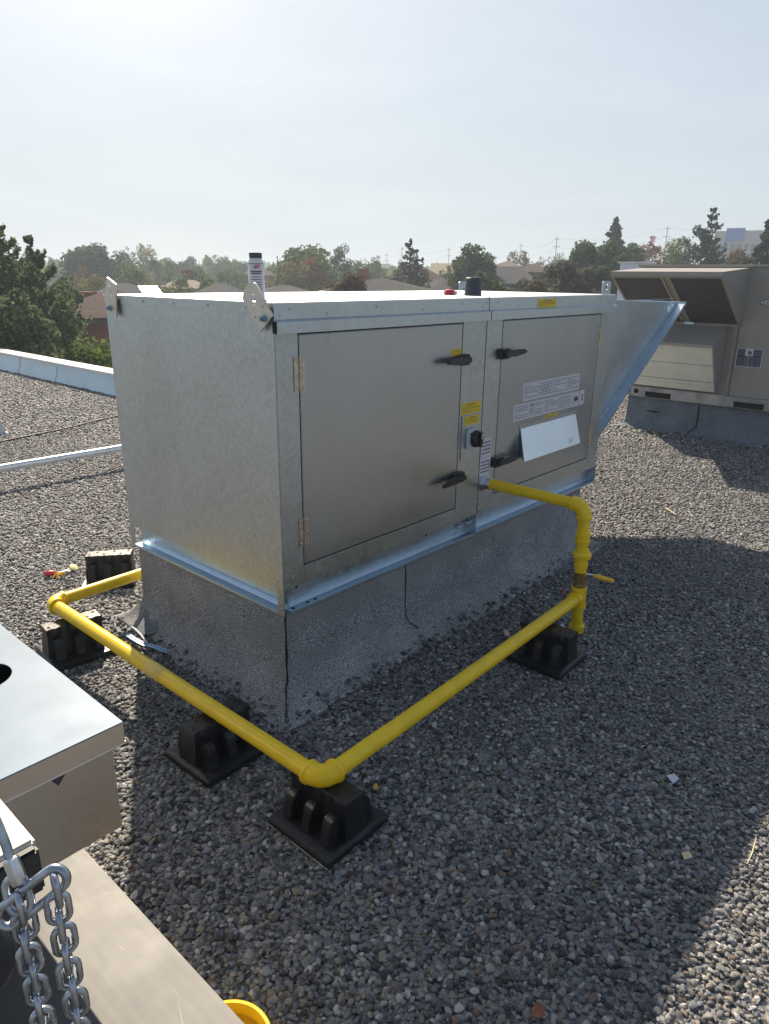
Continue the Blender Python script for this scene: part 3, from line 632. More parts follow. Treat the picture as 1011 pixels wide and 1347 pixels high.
# lifting brackets
def bracket(verts_yz, hole, bolt, x, small):
    t = MB(); n = len(verts_yz)
    c = Vector(hole); hr = .0135; K = 24
    ring_ = [(c.x+hr*.85*math.cos(2*math.pi*i/K), c.y+hr*1.35*math.sin(2*math.pi*i/K)) for i in range(K)]
    bm = bmesh.new(); vo = [bm.verts.new((0, a, b)) for a, b in verts_yz]; vi = [bm.verts.new((0, a, b)) for a, b in ring_]
    es = [bm.edges.new((vo[i], vo[(i+1) % n])) for i in range(n)]+[bm.edges.new((vi[i], vi[(i+1) % K])) for i in range(K)]
    bmesh.ops.triangle_fill(bm, edges=es, use_beauty=True)
    g2 = bmesh.ops.extrude_face_region(bm, geom=bm.faces[:]); 
    for v in [e for e in g2['geom'] if isinstance(e, bmesh.types.BMVert)]: v.co.x += -.006
    bmesh.ops.recalc_face_normals(bm, faces=bm.faces)
    vs = [v.co.copy() for v in bm.verts]; bm.verts.index_update(); fs = [[v.index for v in f.verts] for f in bm.faces]; bm.free()
    for v in vs: v.x += x
    t.add(vs, fs); ob = t.build('lifting_bracket', M['bracket'], U)
    if bolt:
        b = MB(); b.lathe((x-.006, bolt[0], bolt[1]), (-1, 0, 0), [(0, .015), (.002, .015)], 20); b.lathe((x-.008, bolt[0], bolt[1]), (-1, 0, 0), [(0, .0105), (.011, .0105)], 6); b.cyl((x-.019, bolt[0], bolt[1]), (x-.026, bolt[0], bolt[1]), .006, 12)
        b.build('bolt', M['bolt'], ob, bevel=.0006)
    for a, b_ in small: MB().cyl((x-.0061, a, b_), (x-.0068, a, b_), .0024, 8).build('rivet_hole', M['gasket'], ob)
    return ob
def yz(pts, x): return [(onx(a, b, x).y, onx(a, b, x).z) for a, b in pts]
xb = -.013
bracket(yz([(333, 371), (336.5, 373), (359, 415), (343, 436), (319, 393), (320.5, 382), (328, 372)], xb-.006), yz([(333.5, 394)], xb-.006)[0], yz([(347, 419)], xb-.006)[0], xb, yz([(346, 403), (336, 417)], xb-.006))
bracket(yz([(140.6, 364.4), (152, 373.4), (153.4, 416.5), (140, 407), (137.5, 386)], xb-.006), yz([(144.6, 381.5)], xb-.006)[0], yz([(144.5, 405)], xb-.006)[0], xb, [])
def bracket_flat(x0, x1, z0, z1, y):
    bm = bmesh.new(); K = 20; cx, cz = (x0+x1)/2, z0+(z1-z0)*.55
    vo = [bm.verts.new((a, 0, b)) for a, b in ((x0, z0), (x1, z0), (x1, z1-.01), (x1-.01, z1), (x0+.01, z1), (x0, z1-.01))]; vi = [bm.verts.new((cx+.016*math.cos(6.2832*i/K), 0, cz+.016*math.sin(6.2832*i/K))) for i in range(K)]
    es = [bm.edges.new((vo[i], vo[(i+1) % 6])) for i in range(6)]+[bm.edges.new((vi[i], vi[(i+1) % K])) for i in range(K)]
    bmesh.ops.triangle_fill(bm, edges=es, use_beauty=True); g2 = bmesh.ops.extrude_face_region(bm, geom=bm.faces[:])
    for v in [e for e in g2['geom'] if isinstance(e, bmesh.types.BMVert)]: v.co.y += .006
    bmesh.ops.recalc_face_normals(bm, faces=bm.faces); bm.verts.index_update()
    t = MB(); t.add([v.co+Vector((0, y, 0)) for v in bm.verts], [[v.index for v in f.verts] for f in bm.faces]); bm.free(); t.build('lifting_bracket', M['galvhood'], U)
bracket_flat(2.425, 2.530, 1.534, 1.607, .02); bracket_flat(2.545, 2.665, 1.46, 1.592, 1.118)
q = MB(); q.box((2.541, 1.10, 1.46), (2.66, 1.118, 1.50)); q.build('bracket_foot', M['galvhood'], U)

# ------------------------------------------------------------------ things on the lid
t = thing('bottle', 'slim white bottle with black cap and red logo standing on the lid', 'bottle', (.165, .29, 1.534))
q = MB(); q.lathe((.165, .29, 1.534), (0, 0, 1), [(0, .026), (.003, .029), (.125, .029), (.134, .027), (.140, .0225), (.143, .021)], 32); q.build('body', M['white'], t)
q = MB(); q.lathe((.165, .29, 1.677), (0, 0, 1), [(0, .0225), (.001, .0235), (.016, .0235), (.018, .022)], 32); q.build('cap', M['darkgrey'], t)
to = (Vector((CAM.x, CAM.y, 0))-Vector((.165, .29, 0))).normalized(); side = Vector((-to.y, to.x, 0))
def wrap(m_, u0, u1, z0, z1, r_, mi=0, n=8, sh=0):
    vs = []
    for i in range(n+1):
        a = u0+(u1-u0)*i/n; d = to*math.cos(a)+side*math.sin(a)
        p = Vector((.165, .29, 0))+d*r_; vs += [(p.x, p.y, z0+sh*i/n), (p.x, p.y, z1+sh*i/n)]
    m_.add(vs, [(2*i, 2*i+2, 2*i+3, 2*i+1) for i in range(n)], mi)
q = MB(); wrap(q, -1.2, 1.2, 1.545, 1.658, .0293, 0, 16)
rr = random.Random(3)
wrap(q, -.30, .48, 1.640, 1.651, .0296, 1, sh=.004)
for k, (z, wd) in enumerate([(1.629, .75), (1.622, .65), (1.611, .55), (1.602, .72), (1.593, .68), (1.585, .7), (1.577, .66), (1.569, .7), (1.561, .6)]): wrap(q, -wd, wd, z, z+(.0042 if k < 2 else .0022), .0296, 2)
wrap(q, -1.2, 1.2, 1.6565, 1.6585, .0296, 2, 16)
q.build('label', [M['label'], M['red'], M['ink']], t)
text('logo_letters', 'MASTERS', tuple(Vector((.165, .29, 1.6475))+to*.0305), tuple(-side), (0, 0, 1), .007, M['white'], t, thick=.0003)
t = thing('cup', 'dark grey tapered cylinder standing on the lid seam', 'cup', (1.333, .15, 1.534))
q = MB(); q.lathe((1.333, .15, 1.534), (0, 0, 1), [(0, .0425), (.004, .0425), (.006, .041), (.074, .0375), (.081, .0365), (.084, .033), (.084, .004)], 36); q.build('body', M['darkgrey'], t)
q = MB(); q.lathe((1.333, .15, 1.6175), (0, 0, 1), [(0, .031), (.0015, .030), (.002, .028)], 36); q.build('top_disc', mat('cup_top', (.2, .22, .25), .4), t)
t = thing('cap', 'small red domed cap with grey stub lying on the lid beside the dark grey cylinder', 'cap', (1.40, .335, 1.534))
q = MB(); q.lathe((1.395, .335, 1.534), (0, 0, 1), [(0, .027), (.004, .029), (.018, .028), (.025, .022), (.028, .010), (.0285, .001)], 24); q.build('dome', M['red'], t)
q = MB(); q.lathe((1.425, .33, 1.544), (1, -.3, 0), [(0, .010), (.014, .010), (.018, .006)], 14); q.build('stub', M['zinc'], t)

# ------------------------------------------------------------------ yellow gas line
G = thing('gas_pipe', 'yellow painted steel gas line with brass valve running round the unit', 'gas pipe', (-.38, -.59, 0))
PR = .0275; ZP = .200
C1 = Vector((-.385, 1.172, ZP)); C2 = Vector((-.372, -.592, ZP)); C3 = Vector((1.315, -.548, ZP)); C4 = Vector((1.297, -.540, .652)); C5 = Vector((1.300, .0, .652))
def pipe(a, b, r=PR, name='pipe'): MB().cyl(a, b, r, 28).build(name, M['yellow'], G)
def elbow(c, d1_, d2_, r=PR):
    d1_ = Vector(d1_).normalized(); d2_ = Vector(d2_).normalized(); e = .055; m_ = MB()
    pts = []; rad = []
    for t_ in [0, .02]: pts.append(c+d1_*(e-t_*.01)); rad.append(r*1.30)
    K = 12
    for i in range(K+1):
        s_ = i/K; p_ = (c+d1_*e)*(1-s_)**2+c*2*s_*(1-s_)+(c+d2_*e)*s_**2
        pts.append(p_); rad.append(r*1.25)
    m_.tube(pts[2:], rad[2:], 28)
    for d in (d1_, d2_):
        m_.lathe(c+d*.046, d, [(0, r*1.25), (.002, r*1.38), (.013, r*1.38), (.016, r*1.28), (.0165, r*1.0)], 28)
    m_.build('elbow', M['yellow'], G)
uv = (C2-C1).normalized(); ux = (C3-C2).normalized()
CE = Vector((2.6, 1.215, ZP))
ue = (CE-C1).normalized()
pipe(C1+ue*.05, CE); elbow(C1, ue, uv)
SPL = C1+uv*.82
pipe(C1+uv*.05, C2-uv*.05)
MB().lathe(SPL, uv, [(0, PR), (.0005, PR+.0012), (.10, PR+.0012), (.1005, PR)], 28).build('pale_band', mat('pale_yellow_band', (.80, .58, .12), .5), G)  # short sleeve in a paler yellow around the left run
elbow(C2, -uv, ux); pipe(C2+ux*.05, C3-ux*.03)
elbow(C4, Vector((0, 1, 0)), C3-C4, PR*.95); pipe(C4+Vector((0, .05, 0)), C5-Vector((0, .02, 0)), PR*.95)
dz = (C3-C4).normalized()
def onr(z): return C4+(C3-C4)*((C4.z-z)/(C4.z-C3.z))
q = MB(); pr = PR*.95
q.lathe(onr(.24), (0, 0, 1), [(0, pr), (.0, pr*1.38), (.014, pr*1.38), (.016, pr*1.25)], 28); 
q.lathe(onr(.150), (0, 0, 1), [(0, pr*1.0), (.0, pr*1.38), (.014, pr*1.38), (.016, pr*1.25), (.09, pr*1.25)], 28)
q.lathe(C3-ux*.05, ux, [(0, pr), (0, pr*1.38), (.014, pr*1.38), (.016, pr*1.25), (.05, pr*1.25)], 28); q.build('tee', M['yellow'], G)
pipe(onr(.04), onr(.16), pr); 
MB().lathe(onr(.016), (0, 0, 1), [(0, pr*1.1), (.004, pr*1.3), (.038, pr*1.38), (.040, pr*1.05)], 28).build('drip_cap', M['yellow'], G)
q = MB(); q.lathe(onr(.252), (0, 0, 1), [(0, pr*1.1), (.002, pr*1.22), (.016, pr*1.22), (.018, pr*1.15), (.052, pr*1.15), (.054, pr*1.25), (.072, pr*1.25), (.074, pr*1.05)], 8); q.build('valve_body', M['brass'], G, bevel=.001)
hb = onr(.305); hdv = Vector((.62, -.78, 0)).normalized()
q = MB(); q.tube([hb+hdv*.02+Vector((0, 0, .012)), hb+hdv*.05+Vector((0, 0, .012)), hb+hdv*.07+Vector((0, 0, .006))], .004, 8); q.build('valve_stem', M['zinc'], G)
q = MB(); q.tube([hb+hdv*.06+Vector((0, 0, .008)), hb+hdv*.075+Vector((0, 0, .004)), hb+hdv*.11+Vector((0, 0, -.006)), hb+hdv*.15+Vector((0, 0, -.016)), hb+hdv*.157+Vector((0, 0, -.018))], [.006, .011, .0115, .0105, .006], 12); q.build('valve_handle', M['yellowhandle'], G)
pipe(onr(.33), onr(.60), pr)
q = MB(); q.lathe(onr(.345), (0, 0, 1), [(0, pr*1.05), (.002, pr*1.2), (.030, pr*1.25), (.032, pr*1.15), (.055, pr*1.2), (.056, pr*1.62), (.062, pr*1.68), (.076, pr*1.68), (.082, pr*1.45), (.084, pr*1.3), (.098, pr*1.25), (.100, pr)], 10); q.build('union', M['yellow'], G, bevel=.0012)
q = MB(); q.lathe(onr(.470), (0, 0, 1), [(0, pr*1.05), (.001, pr*1.22), (.012, pr*1.32), (.020, pr*1.32), (.022, pr*1.2), (.042, pr*1.2), (.044, pr*1.32), (.054, pr*1.32), (.056, pr*1.0)], 28); q.build('coupling', M['yellow'], G)
q = MB(); q.lathe(C5-Vector((0, .001, 0)), (0, -1, 0), [(0, .046), (.004, .046), (.005, .040), (.014, .040)], 8); q.lathe(C5-Vector((0, .015, 0)), (0, -1, 0), [(0, .031), (.026, .031)], 24); q.build('conduit_nut', M['zinc'], G, bevel=.0012)
# ------------------------------------------------------------------ items on the gravel
def flatbit(name, label, cat, pts, z, m, bend=.004, th=.0015):
    c = Vector((0, 0, 0)); P = [onz(a, b, z) for a, b in pts]
    for p in P: c += p
    c /= len(P); q = MB(); n = len(P); top = [(p.x, p.y, z+bend*math.sin(i*1.9)) for i, p in enumerate(P)]; bot = [(a, b, c_-th) for a, b, c_ in top]
    q.add(top+bot+[(c.x, c.y, z+bend*.8), (c.x, c.y, z+bend*.8-th)], [(i, (i+1) % n, 2*n) for i in range(n)]+[(n+(i+1) % n, n+i, 2*n+1) for i in range(n)]+[(i, n+i, n+(i+1) % n, (i+1) % n) for i in range(n)])
    o = q.build(name, m, origin=(c.x, c.y, z), smooth=False); tag(o, label, cat); return o
# perforated strap
t = thing('perforated_strap', 'light blue perforated strap lying bent at the curb foot', 'strap', tuple(onz(195, 847, .03)))
pts = [onz(a, b, z) for a, b, z in ((167.5, 834, .02), (176, 840, .03), (184, 844.5, .035), (191, 848, .03), (197, 848.5, .035), (205, 851, .035), (214, 855, .03), (222, 857, .025))]
q = MB(); vs = []; 
for i, p in enumerate(pts):
    tdir = (pts[min(i+1, 7)]-pts[max(i-1, 0)]).normalized(); sd2 = Vector((-tdir.y, tdir.x, 0)).normalized()*.0125; vs += [p-sd2, p+sd2]
q.add(vs+[v+Vector((0, 0, -.0012)) for v in vs], [(2*i, 2*i+2, 2*i+3, 2*i+1) for i in range(7)]+[(16+2*i, 16+2*i+1, 16+2*i+3, 16+2*i+2) for i in range(7)]+[(2*i, 16+2*i, 18+2*i, 2*i+2) for i in range(7)]+[(2*i+1, 2*i+3, 19+2*i, 17+2*i) for i in range(7)]+[(0, 1, 17, 16), (14, 30, 31, 15)]); q.build('band', M['bluetag'], t)
for i in range(14):
    s_ = (i+.5)/14*7; k = int(s_); p = pts[k].lerp(pts[min(k+1, 7)], s_-k); MB().cyl(p+Vector((0, 0, .0004)), p+Vector((0, 0, .0014)), .0035, 8).build('hole', M['gasket'], t)
q = MB(); q.tube([onz(155, 812, .03), onz(162, 818, .035), onz(168, 822, .04)], .004, 8, mi=0); q.tube([onz(167, 821, .04), onz(178, 828, .045), onz(186, 836, .04), onz(193, 845, .045)], [.003, .006, .0055, .003], 8, mi=1)
o = q.build('cable_tail', [M['black'], M['label']], origin=tuple(onz(165, 820, .03))); tag(o, 'curved black and white cable offcut beside the blue strap', 'cable')
# red-handled tool
t = thing('hand_tool', 'hand tool with red handle and metal shaft lying beside the loose pipe block', 'hand tool', tuple(onz(70, 754, .015)))
a = onz(58, 755, .025); b = onz(74, 753, .025); c = onz(85, 752, .022); d = (b-a)
q = MB(); q.lathe(a, d, [(0, .008), (.01, .015), (d.length*.5, .016), (d.length*.8, .013), (d.length, .008)], 14); q.build('handle', M['red'], t)
q = MB(); q.tube([b, c, onz(92, 748, .02)], [.004, .005, .004], 8); q.lathe(c, (c-b), [(0, .009), (.02, .011), (.03, .006)], 10); q.build('shaft', M['zinc'], t)
q = MB(); 
for k in range(4):
    p = onz(70+k*2.5, 760-(k % 2)*3, .02); q.tube([p, p+Vector((.02, .012*(-1)**k, .012)), p+Vector((.035, .0, .002))], .005, 6)
o = q.build('tape_scrap', M['yellowhandle'], origin=tuple(onz(74, 760, .02))); tag(o, 'crumpled yellow tape scrap just below the red-handled tool', 'tape')
p = onz(96, 748, .02); q = MB(); q.lathe(p, (.3, -.5, .8), [(0, .020), (.006, .024), (.014, .024), (.018, .014)], 14); o = q.build('tape_roll', mat('pale_yellow', (.85, .78, .35), .5), origin=tuple(p)); tag(o, 'small pale yellow tape roll between the red-handled tool and loose pipe block', 'tape roll')
flatbit('plastic_scrap', 'crumpled white plastic scrap behind the riser foot', 'scrap', [(731, 826), (739, 823), (746, 828), (744, 834), (735, 833)], .022, M['white'], .012)
flatbit('paper_scrap', 'pale blue paper scrap lying alone on the shaded gravel', 'scrap', [(876, 1020), (886, 1019), (893, 1024), (885, 1030)], .02, M['paper'])
flatbit('cardboard_scrap', 'tan cardboard scrap on the shaded gravel right of centre', 'scrap', [(896, 1122), (905, 1121), (911, 1127), (900, 1130)], .02, M['tan'])
flatbit('leaf', 'rust-coloured dry leaf at the bottom edge of the shaded gravel', 'leaf', [(698, 1328), (706, 1320), (716, 1324), (717, 1335), (709, 1341), (700, 1337)], .022, M['leafred'], .006)
flatbit('leaf', 'small orange leaf behind the riser close to the curb', 'leaf', [(737, 776), (743, 774), (744, 780), (738, 781)], .028, M['leafred'], .004)
flatbit('leaf', 'tiny yellow leaf right of the near pipe block', 'leaf', [(491, 1033), (496, 1031), (498, 1036), (493, 1038)], .02, M['yellowhandle'], .004)
flatbit('twig_scrap', 'little pale scrap beside the curb left of the riser block', 'scrap', [(661, 828), (666, 830), (670, 834), (664, 836)], .03, M['tan'], .006)
q = MB(); q.tube([onz(982, 1137, .02), onz(989, 1122, .024), onz(994, 1102, .02)], [.0015, .002, .0012], 6); o = q.build('straw', M['tan'], origin=tuple(onz(989, 1120, .02))); tag(o, 'thin pale straw at the edge of the sunlit gravel', 'straw')
q = MB(); q.tube([onz(875, 668, .015), onz(889, 677, .02)], .004, 6); o = q.build('stick', M['tan'], origin=tuple(onz(880, 672, .015))); tag(o, 'short pale stick on the sunlit gravel before the beige unit', 'stick')

# white pole, cable, far-left sheet
t = thing('conduit_pole', 'long pale blue-white metal pole running across the sunlit gravel', 'pole', (0, 3.93, 0))
q = MB(); q.cyl((-3.6, 4.05, .165), (3.2, 3.80, .165), .031, 20); q.build('tube', M['pole'], t)
for a_, b_ in (((-2.5, 3.92, 0), (-2.38, 4.10, .137)), ((2.4, 3.74, 0), (2.52, 3.92, .137))): bx(a_, b_).build('rest_block', M['rubber'], t, bevel=.006)
q = MB(); q.tube([(-3, 4.0, .012)]+[tuple(onz(a, b, .014)) for a, b in ((-60, 594), (0, 581), (40, 573), (75, 566), (97, 561), (120, 555), (155, 547))]+[(3.1, 6.15, .014)], .009, 10); o = q.build('cable', mat('cable_jacket', (.02, .02, .02), .6), origin=(1, 5.6, 0)); tag(o, 'thin black cable lying on the gravel between the pole and the parapet', 'cable')
p = onz(1, 571, 0); t = thing('vent_box', 'small light grey sheet metal box at the far left picture edge', 'vent', tuple(p))
q = MB(); q.prism([(p.x-.38, 0), (p.x+.06, 0), (p.x-.01, .26), (p.x-.32, .26)], 1, p.y, p.y+.3); q.build('casing', M['pole'], t, bevel=.004)
q = MB(); q.box((p.x-.40, p.y-.02, -.01), (p.x+.075, p.y+.32, .012)); q.build('foot_flange', M['pole'], t, bevel=.002)

# ------------------------------------------------------------------ parapet
t = thing('parapet', 'low parapet with blue-grey metal flashing and pale coping along the roof edge', 'parapet', (RX, 8, 0))
q = MB()
prof = [(0, 0), (.055, .13), (.075, .285), (.24, .285), (.24, GZ), (.20, GZ), (.20, 0)]
q.prism([(3.26+a, z) for a, z in prof[:4]]+[(3.50, GZ), (3.40, GZ), (3.40, 0)], 1, RY-.24, 22)
q.build('flashing', M['flash'], t, smooth=20)
q = MB(); q.prism([(RY-.08+a, z) for a, z in prof[:4]]+[(RY+.16, GZ), (RY+.06, GZ), (RY+.06, 0)], 0, 3.262, 16); q.build('flashing', M['flash'], t, smooth=20)
q = MB(); q.prism([(3.318, .262), (3.318, .297), (3.545, .310), (3.545, .262), (3.535, .262), (3.535, .286), (3.328, .286), (3.328, .262)], 1, RY-.02, 22); q.build('coping', M['coping'], t, bevel=.002)
q = MB(); q.box((3.56, RY-.022, .262), (16, RY+.22, .305)); q.build('coping', M['coping'], t, bevel=.002)
for px in (24, 71.5, 700):
    q = MB(); y = onx(px, 485, 3.28).y if px < 400 else 13.5
    q.add([(3.2585, y-.006, .004), (3.2585, y+.006, .004), (3.3135, y+.006, .131), (3.3135, y-.006, .131)], [(0, 1, 2, 3)]); q.add([(3.3128, y-.006, .131), (3.3128, y+.006, .131), (3.3325, y+.006, .28), (3.3325, y-.006, .28)], [(0, 1, 2, 3)])
    q.build('joint', M['ink'], t, smooth=False)

# ------------------------------------------------------------------ beige rooftop unit
B = thing('packaged_rooftop_unit', 'beige rooftop air unit with two hoods on the far curb at right', 'rooftop unit', (7.4, -.2, .36))
FX = 6.35
q = MB(); q.box((FX, -1.9, .47), (8.75, 1.48, 1.742)); q.build('cabinet', M['beige'], B, bevel=.006)
q = MB(); q.box((FX-.02, -1.92, 1.742), (8.77, 1.50, 1.768)); q.build('top_cap', M['screenframe'], B, bevel=.005)
for y_ in (.371, -1.1): bx((FX-.0015, y_, .475), (FX+.01, y_+.005, 1.74)).build('panel_gap', M['gasket'], B)
q = MB(); q.box((FX-.012, .384, .475), (FX-.001, .425, 1.74)); q.box((FX-.012, 1.44, .475), (FX-.001, 1.475, 1.74))
for z in (.55, .75, .95, 1.15, 1.35, 1.55): q.dome((FX-.012, .405, z), (-1, 0, 0), .008)
q.build('corner_post', M['beige'], B, bevel=.002)
rm = mat('rail_galv_worn', (.38, .38, .38), .45, .7, .3, 8)
q = MB(); q.box((FX-.03, -1.92, .362), (FX+.0, 1.495, .472)); q.box((FX, 1.45, .362), (8.7, 1.495, .472)); rl = q.build('base_rail', rm, B, bevel=.003)
for ya, yb in ((.955, 1.24), (.01, .30), (-1.3, -1.0)): bx((FX-.0315, ya, .368), (FX-.029, yb, .428)).build('fork_pocket', M['gasket'], rl)
for y in (1.44, 1.345): MB().cyl((FX-.0295, y, .42), (FX-.0325, y, .42), .028, 18).build('round_hole', M['gasket'], rl)
q = MB(); q.box((FX-.034, .4, .470), (FX+.0, 1.42, .478)); q.build('drip_edge', M['screenframe'], B)
# upper hood
HA, HB = .36, 1.44; UT = 5.56
q = MB(); q.prism([(FX-.001, 1.735), (UT, 1.688), (UT, 1.655), (FX-.001, 1.18)], 1, HA, HA+.012); q.prism([(FX-.001, 1.735), (UT, 1.688), (UT, 1.655), (FX-.001, 1.18)], 1, HB-.012, HB)
q.prism([(FX-.001, 1.736), (UT-.01, 1.690), (UT-.01, 1.650), (UT+.005, 1.650), (UT+.005, 1.68), (FX-.001, 1.725)], 1, HA-.004, HB+.004)
q.box((FX-.06, HA, 1.172), (FX-.001, HB, 1.188))
uh = q.build('upper_hood', M['beige'], B, bevel=.002)
dsl = Vector((FX-.01-UT, 0, 1.185-1.655)); ln_ = dsl.length; dsl.normalize(); nsl = Vector((dsl.z, 0, -dsl.x))*1
def slab(m_, p0, p1, ya, yb, off0, off1, mi=0):
    a = p0; b = p1; vs = []
    for y in (ya, yb):
        for p_, o_ in ((a, off0), (b, off0), (b, off1), (a, off1)): w_ = p_+nsl*o_; vs.append((w_.x, y, w_.z))
    m_.add(vs, [(0, 1, 2, 3), (7, 6, 5, 4), (0, 4, 5, 1), (1, 5, 6, 2), (2, 6, 7, 3), (3, 7, 4, 0)], mi)
P0 = Vector((UT, 0, 1.655)); P1 = P0+dsl*ln_
sm, snt, sb_ = newmat('hood_screen')
wv = N(snt, 'ShaderNodeTexWave', Scale=22.); wv.bands_direction = 'Z'; L(snt, geo_pos(snt), wv.inputs['Vector'])
rs = ramp(snt, wv.outputs['Fac'], [(.2, (.06, .058, .066)), (.8, (.15, .143, .155))]); L(snt, rs.outputs[0], sb_.inputs['Base Color']); sb_.inputs['Roughness'].default_value = .6
bpn = N(snt, 'ShaderNodeBump', Strength=.4, Distance=.01); L(snt, wv.outputs['Fac'], bpn.inputs['Height']); L(snt, bpn.outputs[0], sb_.inputs['Normal'])
for ya, yb in ((HA+.02, .86), (.93, HB-.02)):
    q = MB(); slab(q, P0+dsl*.02, P1-dsl*.02, ya, yb, -.004, .004); q.build('filter_screen', sm, uh, smooth=False)
q = MB()
for ya, yb in ((HA+.001, HA+.022), (.85, .872), (.918, .94), (HB-.022, HB-.001)): slab(q, P0, P1, ya, yb, -.012, .012)
slab(q, P0+dsl*.0, P0+dsl*.03, HA, HB, -.012, .010); slab(q, P1-dsl*.03, P1, HA, HB, -.012, .010); slab(q, P0, P1, .872, .918, -.008, -.002)
q.build('screen_frame', M['screenframe'], uh)
q = MB(); q.box((6.27, .80, 1.176), (6.33, .90, 1.20)); q.build('hood_catch', M['bolt'], uh, bevel=.003)
# lower hood
q = MB(); LA, LB = .48, 1.40
q.prism([(FX-.013, 1.190), (5.97, 1.0), (5.97, .985), (6.27, .486), (FX-.013, .486)], 1, LA, LA+.012); q.prism([(FX-.013, 1.190), (5.97, 1.0), (5.97, .985), (6.27, .486), (FX-.013, .486)], 1, LB-.012, LB)
q.prism([(FX-.013, 1.192), (5.96, 1.002), (5.96, .975), (5.972, .975), (5.972, .992), (FX-.013, 1.180)], 1, LA-.003, LB+.003)
lh = q.build('lower_hood', M['beige'], B, bevel=.002)
dd_ = Vector((6.27-5.975, 0, .49-.985)); l2 = dd_.length; dd_.normalize(); nsl = Vector((dd_.z, 0, -dd_.x)); P2 = Vector((5.985, 0, .985))
q = MB(); 
for s0, s1, of in ((.0, .225, .0), (.235, .44, -.004), (.448, .487, .0), (.493, l2-.012, -.004)): slab(q, P2+dd_*s0, P2+dd_*s1, LA+.013, LB-.013, of-.006, of+.004)
q.build('slat_panel', M['cream'], lh, bevel=.001)
q = MB(); slab(q, P2+dd_*.02, P2+dd_*(l2-.02), LA+.02, LB-.02, -.03, -.02); q.build('backing', M['gasket'], lh)
q = MB(); slab(q, P2+dd_*.10, P2+dd_*.125, 1.12, 1.20, .004, .012); q.build('slat_handle', M['darkgrey'], lh)
# rating plate, safety square and badge
q = MB(); ya, yb, za, zb = .112, .357, .779, .965; xx = FX-.0012
q.box((xx-.001, ya, za), (xx, yb, zb), 0)
def cell(y0, y1, z0, z1, mi): q.box((xx-.0018, y0, z0), (xx-.001, y1, z1), mi)
cell(ya+.006, yb-.006, za+.006, zb-.006, 1)
for z in (.886,): cell(ya+.004, yb-.004, z, z+.004, 0)
q.box((xx-.0024, .236, za+.006), (xx-.0018, .240, .886), 0)
rr = random.Random(9)
for c_, (y0, y1) in enumerate(((.12, .172), (.18, .23), (.246, .295), (.302, .348))):
    for k in range(8): q.box((xx-.0024, y0, .79+k*.012), (xx-.0018, y1-rr.uniform(0, .02), .795+k*.012), 2)
for k in range(4): q.box((xx-.0024, .29, .9+k*.015), (xx-.0018, .345, .905+k*.015), 2); q.box((xx-.0024, .12, .9+k*.015), (xx-.0018, .185, .905+k*.015), 2)
q.box((xx-.0030, .2, .890), (xx-.0018, .278, .962), 0)
# pictogram: a gloved hand and bolt
q.add([(xx-.0036, .232+.018*math.cos(a_*.5236), .920+.022*math.sin(a_*.5236)) for a_ in range(12)], [tuple(range(12))], 3)
q.add([(xx-.0036, .262, .952), (xx-.0036, .246, .942), (xx-.0036, .256, .936), (xx-.0036, .243, .926), (xx-.0036, .262, .938), (xx-.0036, .254, .944)], [tuple(range(6))], 3)
q.add([(xx-.0037, .240, .912), (xx-.0037, .226, .909), (xx-.0037, .222, .916), (xx-.0037, .238, .918)], [(0, 1, 2, 3)], 0)
q.build('rating_plate', [M['label'], mat('plate_dark', (.07, .085, .11), .5), mat('plate_text', (.20, .24, .28), .5), M['ink']], B, smooth=False)
cy, cz = .075, 1.413; K = 36
def ell(a_, b_): return [(cy+a_*math.copysign(abs(math.cos(6.2832*i/K))**.8, math.cos(6.2832*i/K)), cz+b_*math.sin(6.2832*i/K)) for i in range(K)]
q = MB(); q.prism(ell(.148, .040), 0, FX-.004, FX-.0005, 0); q.prism(ell(.140, .033), 0, FX-.0055, FX-.0039, 1); bd = q.build('badge', [M['darkgrey'], M['label']], B, smooth=False)
text('badge_letters', 'LENNOX', (FX-.0065, cy, cz), (0, -1, 0), (0, 0, 1), .062, M['ink'], bd, shear=.25, thick=.0006)
p = onx(815, 346, 8.9); p2 = onx(842, 352, 8.9)
q = MB(); q.box((8.9, p2.y, 1.0), (9.4, p.y, p.z)); t = thing('exhaust_box', 'small grey metal box top peeking over behind the beige unit', 'vent', (9.1, (p.y+p2.y)/2, 0))
q.build('casing', M['pole'], t, bevel=.01); q = MB(); q.box((8.92, p2.y+.03, 0), (9.38, p.y-.03, 1.0)); q.build('curb', M['membrane'], t)
q = MB(); q.box((8.88, p2.y-.02, p.z), (9.42, p.y+.02, p.z+.02)); q.build('lid', M['coping'], t, bevel=.003)

# ------------------------------------------------------------------ foreground equipment at lower left
t = thing('metal_cabinet', 'bright galvanised cabinet with round hole in its top at the left foreground', 'cabinet', (-1.7, -.1, 0))
BX1, BY0 = -1.016, -.731
bm = bmesh.new(); _h = onz(16, 880, .8); hc = Vector((_h.x-.062, _h.y+.012)); K = 32
out = [(-2.5, BY0), (BX1, BY0), (BX1, .75), (-2.5, .75)]; vo = [bm.verts.new((a, b, .80)) for a, b in out]; vi = [bm.verts.new((hc.x+.062*math.cos(6.2832*i/K), hc.y+.062*math.sin(6.2832*i/K), .80)) for i in range(K)]
es = [bm.edges.new((vo[i], vo[(i+1) % 4])) for i in range(4)]+[bm.edges.new((vi[i], vi[(i+1) % K])) for i in range(K)]
bmesh.ops.triangle_fill(bm, edges=es, use_beauty=True); g2 = bmesh.ops.extrude_face_region(bm, geom=bm.faces[:])
for v in [e for e in g2['geom'] if isinstance(e, bmesh.types.BMVert)]: v.co.z -= .003
bmesh.ops.recalc_face_normals(bm, faces=bm.faces); bm.verts.index_update()
q = MB(); q.add([v.co.copy() for v in bm.verts], [[v.index for v in f.verts] for f in bm.faces]); bm.free()
